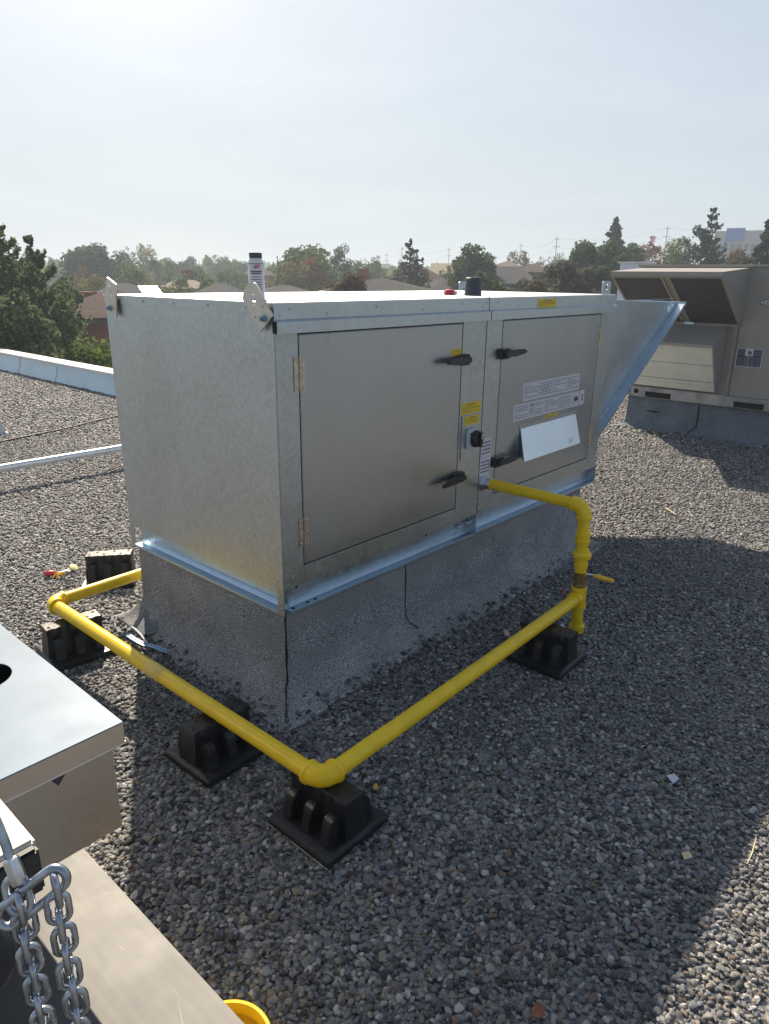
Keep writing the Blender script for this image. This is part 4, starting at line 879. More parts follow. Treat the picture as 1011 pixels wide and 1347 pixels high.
q.build('lid', M['boxlid'], t)
q = MB(); q.box((-2.5, BY0-.0005, .752), (BX1, BY0+.0025, .797)); q.box((BX1-.0025, BY0+.0025, .752), (BX1+.0005, .75, .797))
q.cyl((-2.5, BY0-.0005, .7525), (BX1, BY0-.0005, .7525), .0022, 10); q.cyl((BX1+.0005, BY0, .7525), (BX1+.0005, .75, .7525), .0035, 10); q.build('lid_lip', M['lip'], t)
q = MB(); xa, xb_, ya, yb = -2.48, BX1-.018, BY0+.020, .735
q.box((xa, ya, .555), (xb_, ya+.003, .796)); q.box((xa, yb-.003, .555), (xb_, yb, .796)); q.box((xa, ya+.003, .555), (xa+.003, yb-.003, .796)); q.box((xb_-.003, ya+.003, .555), (xb_, yb-.003, .796)); q.box((xa, ya, .552), (xb_, yb, .5548))
bd = q.build('body', M['galvold'], t)
pa, pb, pc = [ony(a, b, BY0+.018) for a, b in ((64.5, 1025.5), (88, 1016.5), (77.5, 1034.5))]
q = MB(); q.add([(p.x, BY0+.0192, p.z) for p in (pa, pb, pc)], [(0, 1, 2)]); q.build('triangle_mark', M['ink'], t, smooth=False)
for px_ in (-1.35, -2.3):
    for py_ in (-.55, .6): bx((px_-.03, py_-.03, .30), (px_+.03, py_+.03, .555)).build('leg', M['galvold'], t, bevel=.003)
t2 = thing('metal_platform', 'flat scratched galvanised platform below the cabinet in the lower left corner', 'platform', (-1.7, -.6, 0))
scm, snt, sb_ = newmat('scratched_galv'); co = geo_pos(snt)
mp = N(snt, 'ShaderNodeMapping'); mp.inputs['Rotation'].default_value = (0, 0, R(25)); mp.inputs['Scale'].default_value = (90, 2.2, 1); L(snt, co, mp.inputs[0])
nz = N(snt, 'ShaderNodeTexNoise', Scale=1., Detail=3.); L(snt, mp.outputs[0], nz.inputs['Vector'])
r_ = ramp(snt, nz.outputs['Fac'], [(.25, (.118, .120, .120)), (.75, (.138, .140, .140))]); L(snt, r_.outputs[0], sb_.inputs['Base Color']); sb_.inputs['Metallic'].default_value = .3; sb_.inputs['Specular IOR Level'].default_value = .25; sb_.inputs['Roughness'].default_value = .5
n9 = N(snt, 'ShaderNodeTexNoise', Scale=9., Detail=6.); L(snt, co, n9.inputs['Vector']); mr = N(snt, 'ShaderNodeMapRange'); mr.inputs[3].default_value = .42; mr.inputs[4].default_value = .62; L(snt, n9.outputs['Fac'], mr.inputs[0]); L(snt, mr.outputs[0], sb_.inputs['Roughness'])
q = MB(); q.box((-2.6, -1.75, .270), (BX1+.006, .5, .30)); dk = q.build('deck', scm, t2, bevel=.008, seg=3)
q = MB(); rr = random.Random(11)
for k in range(22):
    c_ = Vector((rr.uniform(-1.42, -1.03), rr.uniform(-1.35, -.42), .3006)); a_ = R(62)+rr.gauss(0, .35) if k % 4 else R(-30)+rr.gauss(0, .3); l_ = rr.uniform(.008, .05)*(1.7 if k % 9 == 0 else 1); wd = rr.uniform(.00012, .0003)
    d_ = Vector((math.cos(a_), math.sin(a_), 0)); n_ = Vector((-d_.y, d_.x, 0)); m2 = c_+n_*l_*.06
    q.add([c_-d_*l_, m2-n_*wd, c_+d_*l_, m2+n_*wd], [(0, 1, 2, 3)])
sc_ = q.build('scratches', M['scratch'], dk, smooth=False); sc_['kind'] = 'stuff'
q = MB(); q.box((-2.55, -1.72, 0), (BX1-.02, .46, .27)); q.build('skirt', M['galvold'], t2, bevel=.004)
# beam end; black block stands for the shade inside its open mouth
t = thing('square_beam', 'worn cream square tube with black-filled open end at the left picture edge', 'beam', (-1.40, -.9, 1.0))
be = onz(47, 1104, 1.10); x1 = be.x; y0 = be.y
q = MB(); q.box((x1-.055, y0, 1.045), (x1, -.25, 1.10)); q.build('tube', M['beam'], t, bevel=.003)
q = MB(); q.box((x1-.052, y0-.012, 1.047), (x1-.002, y0+.0, 1.098)); q.build('mouth_shade', M['black'], t, bevel=.003)
q = MB(); q.box((x1-.12, -.33, .80), (x1-.056, -.27, 1.09)); q.box((x1-.16, -.37, .80), (x1-.02, -.23, .808)); q.build('post', M['beam'], t, bevel=.003)
# chain
CH = thing('chain', 'two hanging strands of zinc-plated chain on an oval link in the lower left foreground', 'chain', tuple(depth(30, 1180, .62)))
D_ = .62
def link(c, down, wide, Lh=.0155, Wh=.0085, r=.0031, name='chain_link', m_=None):
    down = Vector(down).normalized(); wide = Vector(wide); wide = (wide-down*wide.dot(down)).normalized(); pts = []; n = 10
    s_ = Lh-Wh
    for i in range(n+1): a_ = math.pi*i/n; pts.append(c-down*(s_+Wh*math.sin(a_))+wide*Wh*math.cos(a_))
    for i in range(n+1): a_ = math.pi*i/n; pts.append(c+down*(s_+Wh*math.sin(a_))-wide*Wh*math.cos(a_))
    q = MB(); q.tube(pts, r, 12, closed=True); return q.build(name, M['chain'], CH, smooth=80)
dn = Vector((0, 0, -1)); camr = rgt; camf = Vector((fwd.x, fwd.y, 0)).normalized()
wide_s = [(camr*.85+camf*.5), (camf*.85-camr*.45)]
def strand(p0, n, first=0, sway=0):
    c = Vector(p0)
    for k in range(n):
        wv_ = wide_s[(k+first) % 2]; j = Vector((math.sin(k*1.7+sway)*.0009, math.cos(k*1.3+sway)*.0009, 0))
        link(c+j, dn+j*12, Matrix.Rotation(.12*math.sin(k*2.1+sway), 3, 'Z') @ wv_); c += dn*(2*.0155-2*.0031-.0012-.004)
ring_c = depth(42, 1181, D_)
d_r = (depth(82, 1150, D_)-depth(3, 1213, D_)).normalized()
link(ring_c, d_r, camr*.5-upv*.75+camf*.1, Lh=.036, Wh=.0100, r=.0040, name='oval_link')
strand(depth(27, 1196, D_), 16, 1, 0.5)
strand(depth(73, 1171, D_), 15, 1, 2.1)
hk = depth(24, 1166, D_)
q = MB(); a_ = depth(27, 1163, D_); b_ = depth(13, 1128, D_); q.lathe(a_, b_-a_, [(0, .0058), (.002, .0072), ((b_-a_).length-.002, .0072), ((b_-a_).length, .005)], 6); q.build('barrel_nut', M['zinc'], CH, bevel=.0006)
link(depth(24, 1178, D_), depth(30, 1202, D_)-depth(20, 1155, D_), camr, Lh=.0165, Wh=.0100, r=.0036, name='quick_link')
q = MB(); q.tube([depth(14, 1131, D_), depth(8, 1112, D_), depth(0, 1092, D_+.0), depth(-14, 1060, D_), depth(-40, 1000, D_)], .0042, 10); q.build('hook_wire', M['chain'], CH)
q = MB(); a_ = depth(-40, 1000, D_); q.tube([a_, a_+Vector((-.02, .03, .06)), a_+Vector((-.02, .12, .16)), (x1-.08, -.6, 1.106)], .0045, 10); q.build('sling', M['chain'], CH)
o = MB(); p = [depth(a_, b_, .72) for a_, b_ in ((-30, 1200), (-8, 1225), (4, 1250), (6, 1265), (0, 1285), (-14, 1305))]; o.tube(p, [.008, .010, .011, .011, .010, .008], 12); ob = o.build('rubber_strap', M['black'], origin=tuple(p[2])); tag(ob, 'black rubber strap bulging in from the left picture edge by the chain', 'strap')
# bucket
bc = onz(296, 1376, .15); t = thing('bucket', 'small yellow bucket beside the platform at the bottom picture edge', 'bucket', (bc.x, bc.y, 0))
q = MB(); q.lathe((bc.x, bc.y, .012), (0, 0, 1), [(0, .070), (.002, .074), (.130, .088), (.1315, .094), (.138, .0955), (.1395, .093), (.139, .088), (.13, .086), (.02, .073), (.019, .001)], 48); q.build('pail', M['yellow'], t)
q = MB(); q.lathe((bc.x, bc.y, .114), (0, 0, 1), [(0, .0885), (.002, .0925), (.008, .0925), (.010, .0885)], 48); q.build('rim_band', M['yellowhandle'], t)

# ------------------------------------------------------------------ trees
def quads(C, Nn, size, asp=1.0):
    n = len(C); a = np.cross(Nn, rng.normal(size=(n, 3))); a /= np.linalg.norm(a, axis=1)[:, None]+1e-9; b = np.cross(Nn, a); b /= np.linalg.norm(b, axis=1)[:, None]+1e-9
    a *= size[:, None]; b *= (size*asp)[:, None]
    V = np.stack([C-a-b*.6, C+a-b, C+a*.7+b, C-a+b*.8], 1).reshape(-1, 3); return V
def quadmesh(name, V, m, parent, off):
    n = len(V)//4; me = bpy.data.meshes.new(name); me.vertices.add(4*n); me.vertices.foreach_set('co', (V-np.array(off)).ravel())
    me.loops.add(4*n); me.loops.foreach_set('vertex_index', np.arange(4*n, dtype=np.int32)); me.polygons.add(n); me.polygons.foreach_set('loop_start', np.arange(0, 4*n, 4, dtype=np.int32)); me.polygons.foreach_set('loop_total', np.full(n, 4, dtype=np.int32))
    me.update(); me.validate(); me.materials.append(m); o = bpy.data.objects.new(name, me); COL.objects.link(o); o.parent = parent; ORIG[o.name] = Vector(off); return o
def unit(n): v = rng.normal(size=(n, 3)); return v/np.linalg.norm(v, axis=1)[:, None]
def broad(px, top, dist, wpx, kind, label, cat='tree', name='broadleaf_tree', nleaf=5200, vis=386, clumps=34, crown=.78, leaf=None, base=None, group='trees beyond the roof'):
    p = far(px, top, dist); H = p.z-GZ; dep = (Vector((p.x, p.y, CAM.z))-CAM).dot(fwd)/math.cos(0); rad = wpx/2/F*abs((p-CAM).dot(fwd))
    x, y = p.x, p.y; t = thing(name, label, cat, (x, y, GZ), group)
    rad *= 1.30; ch = min(H*.86, max(rad*2.3, H*.62)); cz_ = H-ch/2; leaf = leaf or max(.05, rad*.045)
    c0 = np.array([x, y, GZ+cz_])
    d = unit(clumps); d[:, :2] *= 1.12; d[:, 2] = np.clip(d[:, 2], -1, .92); rr_ = rng.uniform(.45, .86, clumps)[:, None]
    cc = c0+d*rr_*np.array([rad, rad, ch/2]); cr = rad*rng.uniform(.20, .40, clumps)
    cc = np.vstack([cc, c0+np.array([[0, 0, 0], [0, 0, ch*.2], [0, 0, -ch*.2]])]); cr = np.append(cr, [rad*.5]*3)
    wts = cr**2/np.sum(cr**2); cnt = rng.multinomial(nleaf, wts)
    Cs = []; Ns = []
    for c_, r_, k in zip(cc, cr, cnt):
        u = unit(k); rad_ = r_*(rng.uniform(.55, 1.08, k))[:, None]; Cs.append(c_+u*rad_*np.array([1, 1, .85])); Ns.append(u+rng.normal(0, .55, (k, 3)))
    C = np.vstack(Cs); Nn = np.vstack(Ns); C[:, 2] = np.maximum(C[:, 2], GZ+.3); C[:, 2] = GZ+(C[:, 2]-GZ)*H/(np.percentile(C[:, 2], 99.6)-GZ)
    quadmesh('crown', quads(C, Nn, leaf*rng.uniform(.6, 1.3, len(C))), LEAF[kind], t, (x, y, GZ))
    q = MB(); tr = max(.06, H*.022); q.tube([(x, y, GZ-.1), (x+.05*tr, y, GZ+H*.25), (x-.5*tr, y+.3*tr, GZ+H*.5), (x, y, GZ+H*.8)], [tr*1.3, tr, tr*.7, tr*.25], 8)
    for k in range(5):
        e = cc[k]; s_ = Vector((x, y, GZ+H*random.uniform(.3, .55))); q.tube([s_, s_.lerp(Vector(e), .5)+Vector((0, 0, -.05*H)), Vector(e)], [tr*.5, tr*.35, tr*.12], 6)
    q.build('trunk', M['bark'], t); return t
def conifer(px, top, dist, wpx, kind, label, nleaf=6000, ragged=.35, name='conifer_tree', shape=1.0, upturn=.0, leaf=None, zbot=None, vis=386, group='trees beyond the roof'):
    p = far(px, top, dist); H = p.z-GZ; dp_ = abs((p-CAM).dot(fwd)); f_v = min(1., (vis-top)/F*dp_/H); rad = (1.22 if zbot is not None else 1.45)*wpx/2/F*dp_/f_v**shape; x, y = p.x, p.y
    t = thing(name, label, 'tree', (x, y, GZ), group); zb = .12 if zbot is None else zbot
    q = MB(); tr = H*.016; q.tube([(x, y, GZ-.1), (x, y, GZ+H*.5), (x, y, GZ+H*.985)], [tr*1.4, tr, tr*.1], 8)
    tiers = 28; Cs = []; Ns = []; Ws = []
    br = []
    for k in range(tiers):
        f_ = (k+.3)/tiers; z = H*(1-(1-zb)*f_); R_ = rad*(f_**shape); nb = 5+int(7*f_)
        for j in range(nb):
            a_ = rng.uniform(0, 6.283); l_ = R_*rng.uniform(1-ragged, 1.08); br.append((a_, l_, z+rng.uniform(-.5, .5)*H/tiers))
    ls = np.array([b_[1] for b_ in br])+rad*.05; cnt = rng.multinomial(nleaf, ls**.75/np.sum(ls**.75))
    for (a_, l_, z), k in zip(br, cnt):
        s_ = rng.uniform(.08, 1, k)**.75; dr_ = np.array([math.cos(a_), math.sin(a_), 0]); pr = np.array([-dr_[1], dr_[0], 0])
        base = np.array([x, y, GZ+z]); w_ = l_*.34*(1.15-s_)+.02
        droop = (-.30*s_+(.22+upturn)*s_**2)*l_
        pos = base+dr_*(s_*l_)[:, None]+pr*(rng.uniform(-1, 1, k)*w_)[:, None]; pos[:, 2] += droop+rng.normal(0, .05*l_+.02, k)
        Cs.append(pos); Ns.append(np.array([0, 0, 1])+rng.normal(0, .7, (k, 3)))
        if l_ > rad*.3: q.tube([(x, y, GZ+z), tuple(base+dr_*l_*.5+np.array([0, 0, -.09*l_])), tuple(base+dr_*l_*.9+np.array([0, 0, -.08*l_]))], [tr*.3, tr*.2, tr*.06], 5)
    C = np.vstack(Cs); Nn = np.vstack(Ns); lf_ = leaf or rad*.05
    tip = np.array([[x, y, GZ+H*(1-.02*i)] for i in range(5)]); C = np.vstack([C, tip]); Nn = np.vstack([Nn, rng.normal(size=(5, 3))])
    quadmesh('crown', quads(C, Nn, lf_*rng.uniform(.6, 1.3, len(C)), .7), LEAF[kind], t, (x, y, GZ)); q.build('trunk', M['bark'], t); return t
# near left: two shaggy pines and bushes
conifer(-2, 300, 19, 165, 'pine', 'tall shaggy pine cut by the left picture edge', 60000, .5, 'pine_tree', .62, .6, .034, .05, 460)
conifer(38, 316, 20, 100, 'pine', 'shaggy pine right of the tallest left pine', 70000, .5, 'pine_tree', .62, .6, .034, .05, 460)
conifer(40, 345, 18.5, 60, 'pine', 'lower shaggy pine in front of the taller pair', 36000, .5, 'pine_tree', .5, .6, .032, .02, 460)
broad(76, 352, 26, 34, 'pine', 'pale-leaved tree between the pines and the red brick house', nleaf=9000, clumps=40, leaf=.06)
broad(82, 402, 19, 20, 'green', 'small leafy tree beside the red brick wall', nleaf=6000, leaf=.04)
broad(14, 392, 16, 90, 'pine', 'soft green undergrowth tree low behind the parapet', nleaf=22000, clumps=60, leaf=.038)
broad(120, 362, 52, 34, 'autumn', 'yellowing round tree in front of the big dark tree', nleaf=3000)
broad(104, 352, 60, 30, 'brown', 'brownish round tree left of the big dark tree', nleaf=3000)
broad(122, 325, 75, 64, 'dark', 'big dense dark green tree above the red brick house', nleaf=9000, clumps=60)
conifer(66, 337, 110, 10, 'spruce', 'tiny pointed conifer left of the big dark tree', 1200)
broad(162, 326, 95, 22, 'dark', 'dark upright tree right of the big dark tree', nleaf=2500)
broad(187, 322, 100, 30, 'autumn', 'thin yellowish tree standing above its neighbours', nleaf=2200, clumps=22)
broad(176, 346, 62, 36, 'green', 'light green round tree above the skylight roof', nleaf=3000)
mids = [(205, 341, 85, 20, 'dark'), (222, 340, 90, 30, 'green'), (240, 343, 100, 26, 'dark'), (250, 337, 110, 16, 'dark'), (262, 350, 75, 38, 'green'), (275, 336, 120, 30, 'autumn'), (292, 338, 105, 26, 'dark'), (305, 352, 70, 34, 'green'), (316, 344, 110, 24, 'dark'), (232, 362, 55, 30, 'bright'), (285, 372, 45, 34, 'autumn'), (200, 365, 60, 26, 'autumn'), (268, 368, 52, 24, 'dark'), (352, 350, 90, 20, 'green')]
desc = ['deep green', 'mid green', 'dark bushy', 'narrow dark', 'round green', 'yellow-brown topped', 'upright dark', 'loose green', 'squat dark', 'bright green', 'golden low', 'ochre low', 'small dark', 'pale green']
wh = ['left of centre over the lid', 'just right of the yellowish thin tree', 'between two paler crowns', 'with a narrow tip', 'in front of the far row', 'rising highest in the far left row', 'left of the white bottle', 'behind the white bottle', 'right behind the bottle cap', 'before the white-roofed house', 'close above the lid edge', 'beside the skylight', 'next to the golden low tree', 'right of the white bottle']
for (a_, b_, c_, d_, e_), ds, wq in zip(mids, desc, wh): broad(a_, b_, c_, d_, e_, ds+' tree '+wq, nleaf=2200, clumps=24)
conifer(365, 337, 95, 15, 'spruce', 'small blue conifer right of the white bottle', 1600)
broad(372, 355, 62, 34, 'autumn', 'yellow-green tree low beside the broad mixed crown', nleaf=3000)
broad(402, 327, 60, 74, 'green', 'broad tree with mixed green crown above the lid', nleaf=8000, clumps=55)
broad(414, 340, 57, 34, 'red', 'reddish crown in front of the broad mixed tree', nleaf=2500, clumps=20)
broad(385, 345, 56, 36, 'autumn', 'yellowish crown at the left of the broad mixed tree', nleaf=3000, clumps=22)
broad(449, 323, 64, 28, 'dark', 'upright dark green tree right of the broad mixed crown', nleaf=3600)
broad(476, 343, 75, 44, 'green', 'soft green tree above the brown roof left of the spruce', nleaf=3600)
broad(496, 337, 82, 20, 'dark', 'small dark tree beside the soft green one', nleaf=1800)
broad(455, 362, 30, 52, 'brown', 'rusty brown shrub close above the middle of the lid', nleaf=7000, clumps=40, leaf=.06)
broad(430, 375, 32, 34, 'brown', 'low rusty shrub left of the taller rusty one', nleaf=3500, leaf=.06)
conifer(539, 315, 42, 54, 'spruce', 'blue spruce with pointed top in the middle of the skyline', 20000, .22, 'spruce_tree', .85, .05, .06)
broad(622, 325, 45, 54, 'dark', 'dark green tree behind the dark grey cylinder', nleaf=8000, clumps=50)
broad(607, 345, 44, 30, 'green', 'green tree left of the dark grey cylinder', nleaf=3000)
broad(645, 360, 34, 46, 'green', 'leafy low tree right of the dark grey cylinder', nleaf=6000, clumps=40, leaf=.07)
broad(588, 350, 60, 20, 'dark', 'small dark tree before the cream-roofed house', nleaf=1600)
broad(685, 331, 80, 32, 'brown', 'brownish tree above the grey gabled house', nleaf=2800)
broad(712, 338, 100, 14, 'dark', 'small dark round tree on the skyline', nleaf=1200)
broad(736, 333, 95, 26, 'bright', 'fresh green tree behind the roof with the skylight', nleaf=1800)
broad(716, 352, 33, 62, 'purple', 'dusty dull shrub over the right half of the lid', nleaf=11000, clumps=55, leaf=.065)
broad(757, 348, 31, 56, 'purple', 'dull brownish shrub left of the rear lifting bracket', nleaf=10000, clumps=50, leaf=.065)
broad(700, 372, 30, 40, 'brown', 'low reddish shrub just above the lid', nleaf=4000, leaf=.06)
conifer(764, 324, 60, 16, 'dark', 'thin pointed conifer left of the tall spruce group', 2200)
broad(786, 320, 44, 62, 'dark', 'dark rounded tree under the pointed spruce', nleaf=10000, clumps=55)
conifer(810, 289, 58, 52, 'spruce', 'pointed spruce rising above the dark rounded tree', 9000, .25, 'spruce_tree', .9)
broad(828, 322, 50, 52, 'dark', 'dark tree behind the upper hood', nleaf=7000, clumps=44)
broad(778, 352, 36, 56, 'dark', 'dark shrub behind the right lifting bracket', nleaf=8000, clumps=44, leaf=.07)
broad(858, 312, 62, 26, 'red', 'tree with red autumn top above the beige unit', nleaf=2600)
broad(874, 316, 64, 34, 'autumn', 'orange-green tree beside the red one', nleaf=3200)
broad(896, 314, 58, 38, 'green', 'round green tree left of the tall ragged spruce', nleaf=4000)
conifer(938, 277, 46, 66, 'spruce', 'tall ragged spruce above the beige unit', 16000, .42, 'spruce_tree', .62, .3, .07)
broad(912, 322, 50, 30, 'dark', 'dark tree at the foot of the tall ragged spruce', nleaf=3000)
broad(972, 328, 48, 40, 'brown', 'brownish tree in front of the building with the blue panel', nleaf=3500)
conifer(1010, 292, 40, 44, 'spruce', 'dark spruce cut by the right picture edge', 9000, .3, 'spruce_tree', .7)
broad(966, 302, 160, 18, 'dark', 'far dark tree left of the blue-panelled building', nleaf=1200)
# a far-off wood at the horizon: one mass
Cs = []; 
for k in range(1300):
    px_ = rng.uniform(-60, 1080); ds = rng.uniform(105, 420); p = far(px_, 360, ds); h_ = rng.uniform(5.6, 7.6) if ds < 200 else rng.uniform(6.5, 9.5); n_ = 90
    u = unit(n_); Cs.append(np.array([p.x, p.y, GZ+h_*.55])+u*np.array([h_*.55, h_*.55, h_*.48])*rng.uniform(.6, 1.05, n_)[:, None])
C = np.vstack(Cs); o = quadmesh('distant_wood', quads(C, rng.normal(size=C.shape), rng.uniform(.5, 1.1, len(C))), LEAF['green'], None, (0, 0, 0)); tag(o, 'low hazy belt of distant trees along the horizon', kind='stuff')
# hedge
t = thing('hedge', 'bright green hedge below the red brick wall', 'hedge', tuple(far(128, 462, 17.5))[:2]+(GZ,))
n_ = 16000; a_ = far(98, 460, 18.6); b_ = far(190, 480, 16.4); s_ = rng.uniform(0, 1, n_); C = np.stack([a_.x+(b_.x-a_.x)*s_, a_.y+(b_.y-a_.y)*s_, GZ+.2+(a_.z-.1-GZ)*rng.uniform(.1, 1, n_)**.5], 1)
C[:, :2] += rng.normal(0, .28, (n_, 2)); C[:, 2] += .12*np.sin(s_*23)+rng.normal(0, .06, n_)
quadmesh('foliage', quads(C, rng.normal(size=C.shape)+np.array([0, 0, .6]), rng.uniform(.02, .05, n_)), LEAF['bright'], t, (t.location.x, t.location.y, GZ))
for k in range(8): v = a_.lerp(b_, (k+.5)/8); MB().tube([(v.x, v.y, GZ), (v.x+.03, v.y, GZ+.9), (v.x, v.y, GZ+1.8)], [.04, .03, .01], 6).build('stem', M['bark'], t)

# ------------------------------------------------------------------ houses
def house(px, ridge, eave, dist, wpx, dpt, rot, roof, wall, label, hip=.5, chimney=None, windows=(), name='house', skylight=None, gable=False):
    """centre column px, ridge and eave rows at that distance; rot turns it about z"""
    pr_ = far(px, ridge, dist); pe = far(px, eave, dist); dep_ = abs((pr_-CAM).dot(fwd)); W_ = wpx/F*dep_
    x, y = pr_.x, pr_.y; zr, ze = pr_.z, pe.z
    t = thing(name, label, 'house', (x, y, GZ), 'houses beyond the roof')
    vd = math.atan2(y-CAM.y, x-CAM.x)-math.pi/2+R(rot)      # local x runs across the view
    c, s_ = math.cos(vd), math.sin(vd)
    def P(a, b, z): return (x+a*c-b*s_, y+a*s_+b*c, z)
    hw, hd = W_/2, dpt/2; ov = .35
    q = MB(); w_ = [P(-hw+ov, -hd+ov, GZ), P(hw-ov, -hd+ov, GZ), P(hw-ov, hd-ov, GZ), P(-hw+ov, hd-ov, GZ)]; w2 = [(a[0], a[1], ze) for a in w_]
    q.add(w_+w2, [(0, 1, 5, 4), (1, 2, 6, 5), (2, 3, 7, 6), (3, 0, 4, 7), (4, 5, 6, 7)])
    if gable:
        q.add([P(-hw+ov, -hd+ov, ze), P(-hw+ov, hd-ov, ze), P(-hw+ov, 0, zr-.1), P(hw-ov, -hd+ov, ze), P(hw-ov, hd-ov, ze), P(hw-ov, 0, zr-.1)], [(0, 1, 2), (3, 5, 4)])
    q.build('wall', wall, t, smooth=False)
    r_ = MB(); rl_ = hw if gable else max(.2, hw-hd*hip*2)
    b0 = [P(-hw, -hd, ze), P(hw, -hd, ze), P(hw, hd, ze), P(-hw, hd, ze)]; b1 = [P(-hw, -hd, ze-.2), P(hw, -hd, ze-.2), P(hw, hd, ze-.2), P(-hw, hd, ze-.2)]; rg = [P(-rl_, 0, zr), P(rl_, 0, zr)]
    r_.add(b0+b1+rg, [(0, 1, 9, 8), (1, 2, 9), (2, 3, 8, 9), (3, 0, 8), (4, 5, 1, 0), (5, 6, 2, 1), (6, 7, 3, 2), (7, 4, 0, 3), (7, 6, 5, 4)])
    ro = r_.build('roof', roof, t, smooth=False)
    if chimney:
        cpx, top = chimney; q = MB(); a_ = (cpx-px)/F*dep_; zt = far(px, top, dist).z; q.prism([(P(a_-.4, -.3, 0)[0], P(a_-.4, -.3, 0)[1]), (P(a_+.4, -.3, 0)[0], P(a_+.4, -.3, 0)[1]), (P(a_+.4, .4, 0)[0], P(a_+.4, .4, 0)[1]), (P(a_-.4, .4, 0)[0], P(a_-.4, .4, 0)[1])], 2, ze, zt)
        q.build('chimney', BRICK['red'], ro, bevel=.02)
    if skylight:
        u_, v_, su, sv = skylight; f0, f1 = v_, v_+sv
        def RP(u2, f2, lift=.06): return P(u2, -hd*(1-f2), ze+(zr-ze)*f2+lift)
        q = MB(); q.add([RP(u_, f0), RP(u_+su, f0), RP(u_+su, f1), RP(u_, f1), RP(u_, f0, 0), RP(u_+su, f0, 0), RP(u_+su, f1, 0), RP(u_, f1, 0)], [(0, 1, 2, 3), (0, 4, 5, 1), (1, 5, 6, 2), (2, 6, 7, 3), (3, 7, 4, 0)]); q.build('skylight', M['mirror'], ro, smooth=False)
    for (u_, z_, ww, hh) in windows:
        q = MB(); y_ = -hd+ov
        for (e, yy, mi) in ((.08, .04, 0), (0, .06, 1)):
            vs = [P(u_-ww/2-e, y_-yy, z_-e), P(u_+ww/2+e, y_-yy, z_-e), P(u_+ww/2+e, y_-yy, z_+hh+e), P(u_-ww/2-e, y_-yy, z_+hh+e)]+[P(u_-ww/2-e, y_+.02, z_-e), P(u_+ww/2+e, y_+.02, z_-e), P(u_+ww/2+e, y_+.02, z_+hh+e), P(u_-ww/2-e, y_+.02, z_+hh+e)]
            q.add(vs, [(0, 1, 2, 3), (0, 4, 5, 1), (1, 5, 6, 2), (2, 6, 7, 3), (3, 7, 4, 0)], mi)
        q.build('window', [M['trim'], M['glass']], t, smooth=False)
    return t
house(150, 381, 409, 30, 118, 9, -14, ROOF['redbrown'], BRICK['red'], 'red brick house with brown hipped roof left of the unit', chimney=(111, 384), windows=[(-1.05, -1.6, .5, .9), (1.3, -1.6, .7, .9)])
house(165, 372, 390, 48, 92, 8, 6, ROOF['grey'], BRICK['tan'], 'house with bright white skylight in a grey roof', skylight=(.6, .25, 1.1, .5))
house(128, 357, 368, 80, 60, 8, 0, ROOF['grey'], BRICK['tan'], 'low grey-roofed house under the big dark tree')
house(243, 364, 378, 60, 46, 8, 10, ROOF['cream'], BRICK['tan'], 'house with sunlit pale roof among the trees left of the bottle', chimney=(247, 355))
house(290, 372, 388, 42, 60, 8, -8, ROOF['grey'], BRICK['tan'], 'dark grey roof low left of the bottle')
house(340, 352, 362, 85, 44, 8, 10, ROOF['redbrown'], BRICK['tan'], 'small reddish roof behind the bottle')
house(375, 375, 388, 38, 110, 8, 4, ROOF['grey'], BRICK['tan'], 'wide low dark roof right of the bottle')
house(500, 366, 388, 34, 190, 9, -6, ROOF['grey'], BRICK['tan'], 'long grey roof in front of the brown roof', windows=[])
house(545, 346, 381, 50, 128, 11, 0, ROOF['brown'], BRICK['tan'], 'large brown hipped roof behind the blue spruce', chimney=(478, 354))
house(588, 346, 361, 70, 44, 8, 0, ROOF['cream'], BRICK['pale'], 'low building with cream roof and brick chimney', chimney=(598, 348), gable=True)
house(582, 366, 385, 46, 70, 8, 14, ROOF['grey'], BRICK['grey'], 'dark grey roof behind the red cap')
house(655, 350, 372, 48, 62, 9, 12, ROOF['grey'], BRICK['grey'], 'grey sided house with a narrow white window', windows=[(1.15, -.7, .45, 1.5)], gable=True)
house(668, 343, 352, 75, 40, 8, -4, ROOF['tan'], BRICK['tan'], 'small tan roof behind the grey sided house')
house(700, 347, 358, 62, 44, 8, 4, ROOF['redbrown'], BRICK['tan'], 'reddish brown roof right of the grey sided house')
house(735, 341, 362, 66, 74, 9, 8, ROOF['grey'], BRICK['grey'], 'grey roof with slanting skylight among the right trees', skylight=(.3, .3, .9, .45))
house(770, 333, 356, 72, 62, 9, -10, ROOF['grey'], BRICK['grey'], 'grey hipped roof left of the spruce group')
# institutional building with a blue panel
a_ = far(984, 303, 130); t = thing('office_building', 'pale flat-roofed building with blue panel and window row at far right', 'building', (a_.x, a_.y, GZ))
vd = math.atan2(a_.y-CAM.y, a_.x-CAM.x)-math.pi/2-.1; c, s_ = math.cos(vd), math.sin(vd)
def P(a, b, z): return (a_.x+a*c-b*s_, a_.y+a*s_+b*c, z)
def obx(q, u0, u1, v0, v1, z0, z1, mi=0): 
    vs = [P(u0, v0, z0), P(u1, v0, z0), P(u1, v1, z0), P(u0, v1, z0), P(u0, v0, z1), P(u1, v0, z1), P(u1, v1, z1), P(u0, v1, z1)]; q.add(vs, [(0, 3, 2, 1), (4, 5, 6, 7), (0, 1, 5, 4), (1, 2, 6, 5), (2, 3, 7, 6), (3, 0, 4, 7)], mi)
k_ = 130/F; q = MB(); obx(q, -34*k_, 60*k_, 0, 14, GZ, a_.z); q.build('wall', BRICK['pale'], t, smooth=False)
q = MB(); obx(q, -22*k_, -3*k_, -.15, 0, a_.z-1.5, a_.z+.4); q.build('blue_panel', mat('blue_panel', (.04, .18, .62), .5), t, smooth=False)
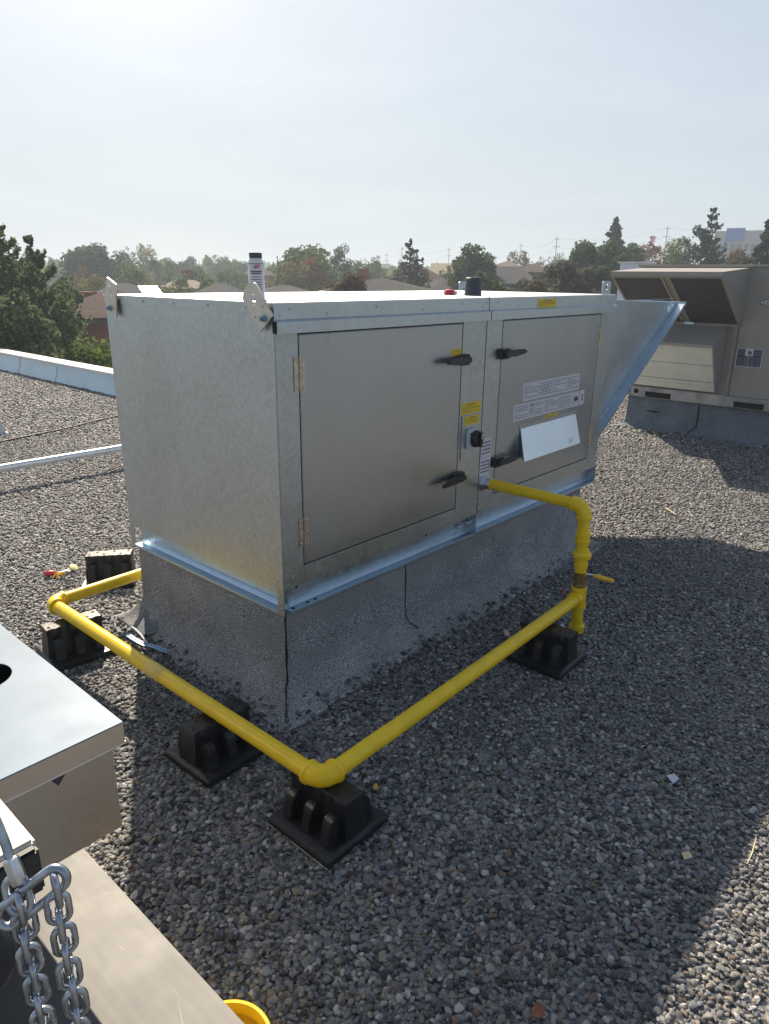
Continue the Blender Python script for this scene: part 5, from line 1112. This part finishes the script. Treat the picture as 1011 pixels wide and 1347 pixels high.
q = MB(); obx(q, -34*k_, 60*k_, -.1, -.001, a_.z-3.6, a_.z-3.3); q.build('band', M['greyink'], t, smooth=False)
for k in range(9): q = MB(); u_ = (-30+k*7)*k_; obx(q, u_, u_+.6, -.08, 0, a_.z-2.9, a_.z-1.9); q.build('window', M['glass'], t, smooth=False)

# ------------------------------------------------------------------ utility poles and wires
pp = [(508, 333, 190, 322), (528, 324, 170, 320), (590, 325, 175, 322), (618, 318, 165, 316), (652, 336, 200, 330), (732, 311, 150, 312), (685, 320, 170, 0), (878, 297, 150, 0)]
tops = []
lab = ['leftmost thin utility pole on the skyline', 'utility pole just left of the blue spruce', 'utility pole right of the blue spruce', 'taller utility pole above the dark grey cylinder', 'short distant pole left of the brownish tree', 'tallest utility pole with crossarms left of the spruce group', 'pole tip above the brownish tree', 'utility pole rising behind the red-topped tree']
for (px_, top, ds, _), lb in zip(pp, lab):
    p = far(px_, top, ds); t = thing('utility_pole', lb, 'utility pole', (p.x, p.y, GZ), 'utility poles on the skyline'); q = MB(); q.tube([(p.x, p.y, GZ), (p.x, p.y, p.z)], [.10, .07], 8); q.build('post', M['polewood'], t)
    dv = Vector((rgt.x, rgt.y, 0)).normalized()
    for k, hw in enumerate((.55, .7)): c_ = Vector((p.x, p.y, p.z-.5-1.3*k)); MB().tube([c_-dv*hw, c_+dv*hw], .045, 6).build('crossarm', M['polewood'], t)
    tops.append(p)
order = sorted(range(len(tops)), key=lambda i: pp[i][0]); q = MB()
chainp = [far(400, 337, 210)]+[tops[i] for i in order]+[far(1100, 285, 140)]
for a_, b_ in zip(chainp[:-1], chainp[1:]):
    for dz_ in (-.3, -1.9, -3.4):
        pts = []
        for i in range(9): s_ = i/8; p = Vector(a_).lerp(Vector(b_), s_); p.z += dz_-1.1*4*s_*(1-s_); pts.append(p)
        q.tube(pts, .018, 5)
o = q.build('power_lines', M['wire'], origin=tuple(tops[3])); tag(o, 'thin power lines strung across the skyline', 'power lines')

# ------------------------------------------------------------------ haze
hz = MB(); hz.box((-700, -700, GZ-1), (700, 700, 11)); ho_ = hz.build('haze', None, smooth=False) if False else None
me = bpy.data.meshes.new('haze'); bmh = bmesh.new(); bmesh.ops.create_cube(bmh, size=1); bmh.to_mesh(me); bmh.free()
ho_ = bpy.data.objects.new('haze', me); COL.objects.link(ho_); zt_ = 10.5; ho_.location = (0, 0, (GZ-1+zt_)/2); ho_.scale = (1500, 1500, zt_-GZ+1)
hm = bpy.data.materials.new('haze'); hm.use_nodes = True; hn = hm.node_tree; hn.nodes.clear(); ou = hn.nodes.new('ShaderNodeOutputMaterial'); pv = hn.nodes.new('ShaderNodeVolumePrincipled'); pv.inputs['Color'].default_value = (.76, .88, 1, 1); pv.inputs['Density'].default_value = .0022; pv.inputs['Anisotropy'].default_value = .25
hn.links.new(pv.outputs[0], ou.inputs['Volume']); me.materials.append(hm); tag(ho_, 'thin summer haze', kind='stuff')
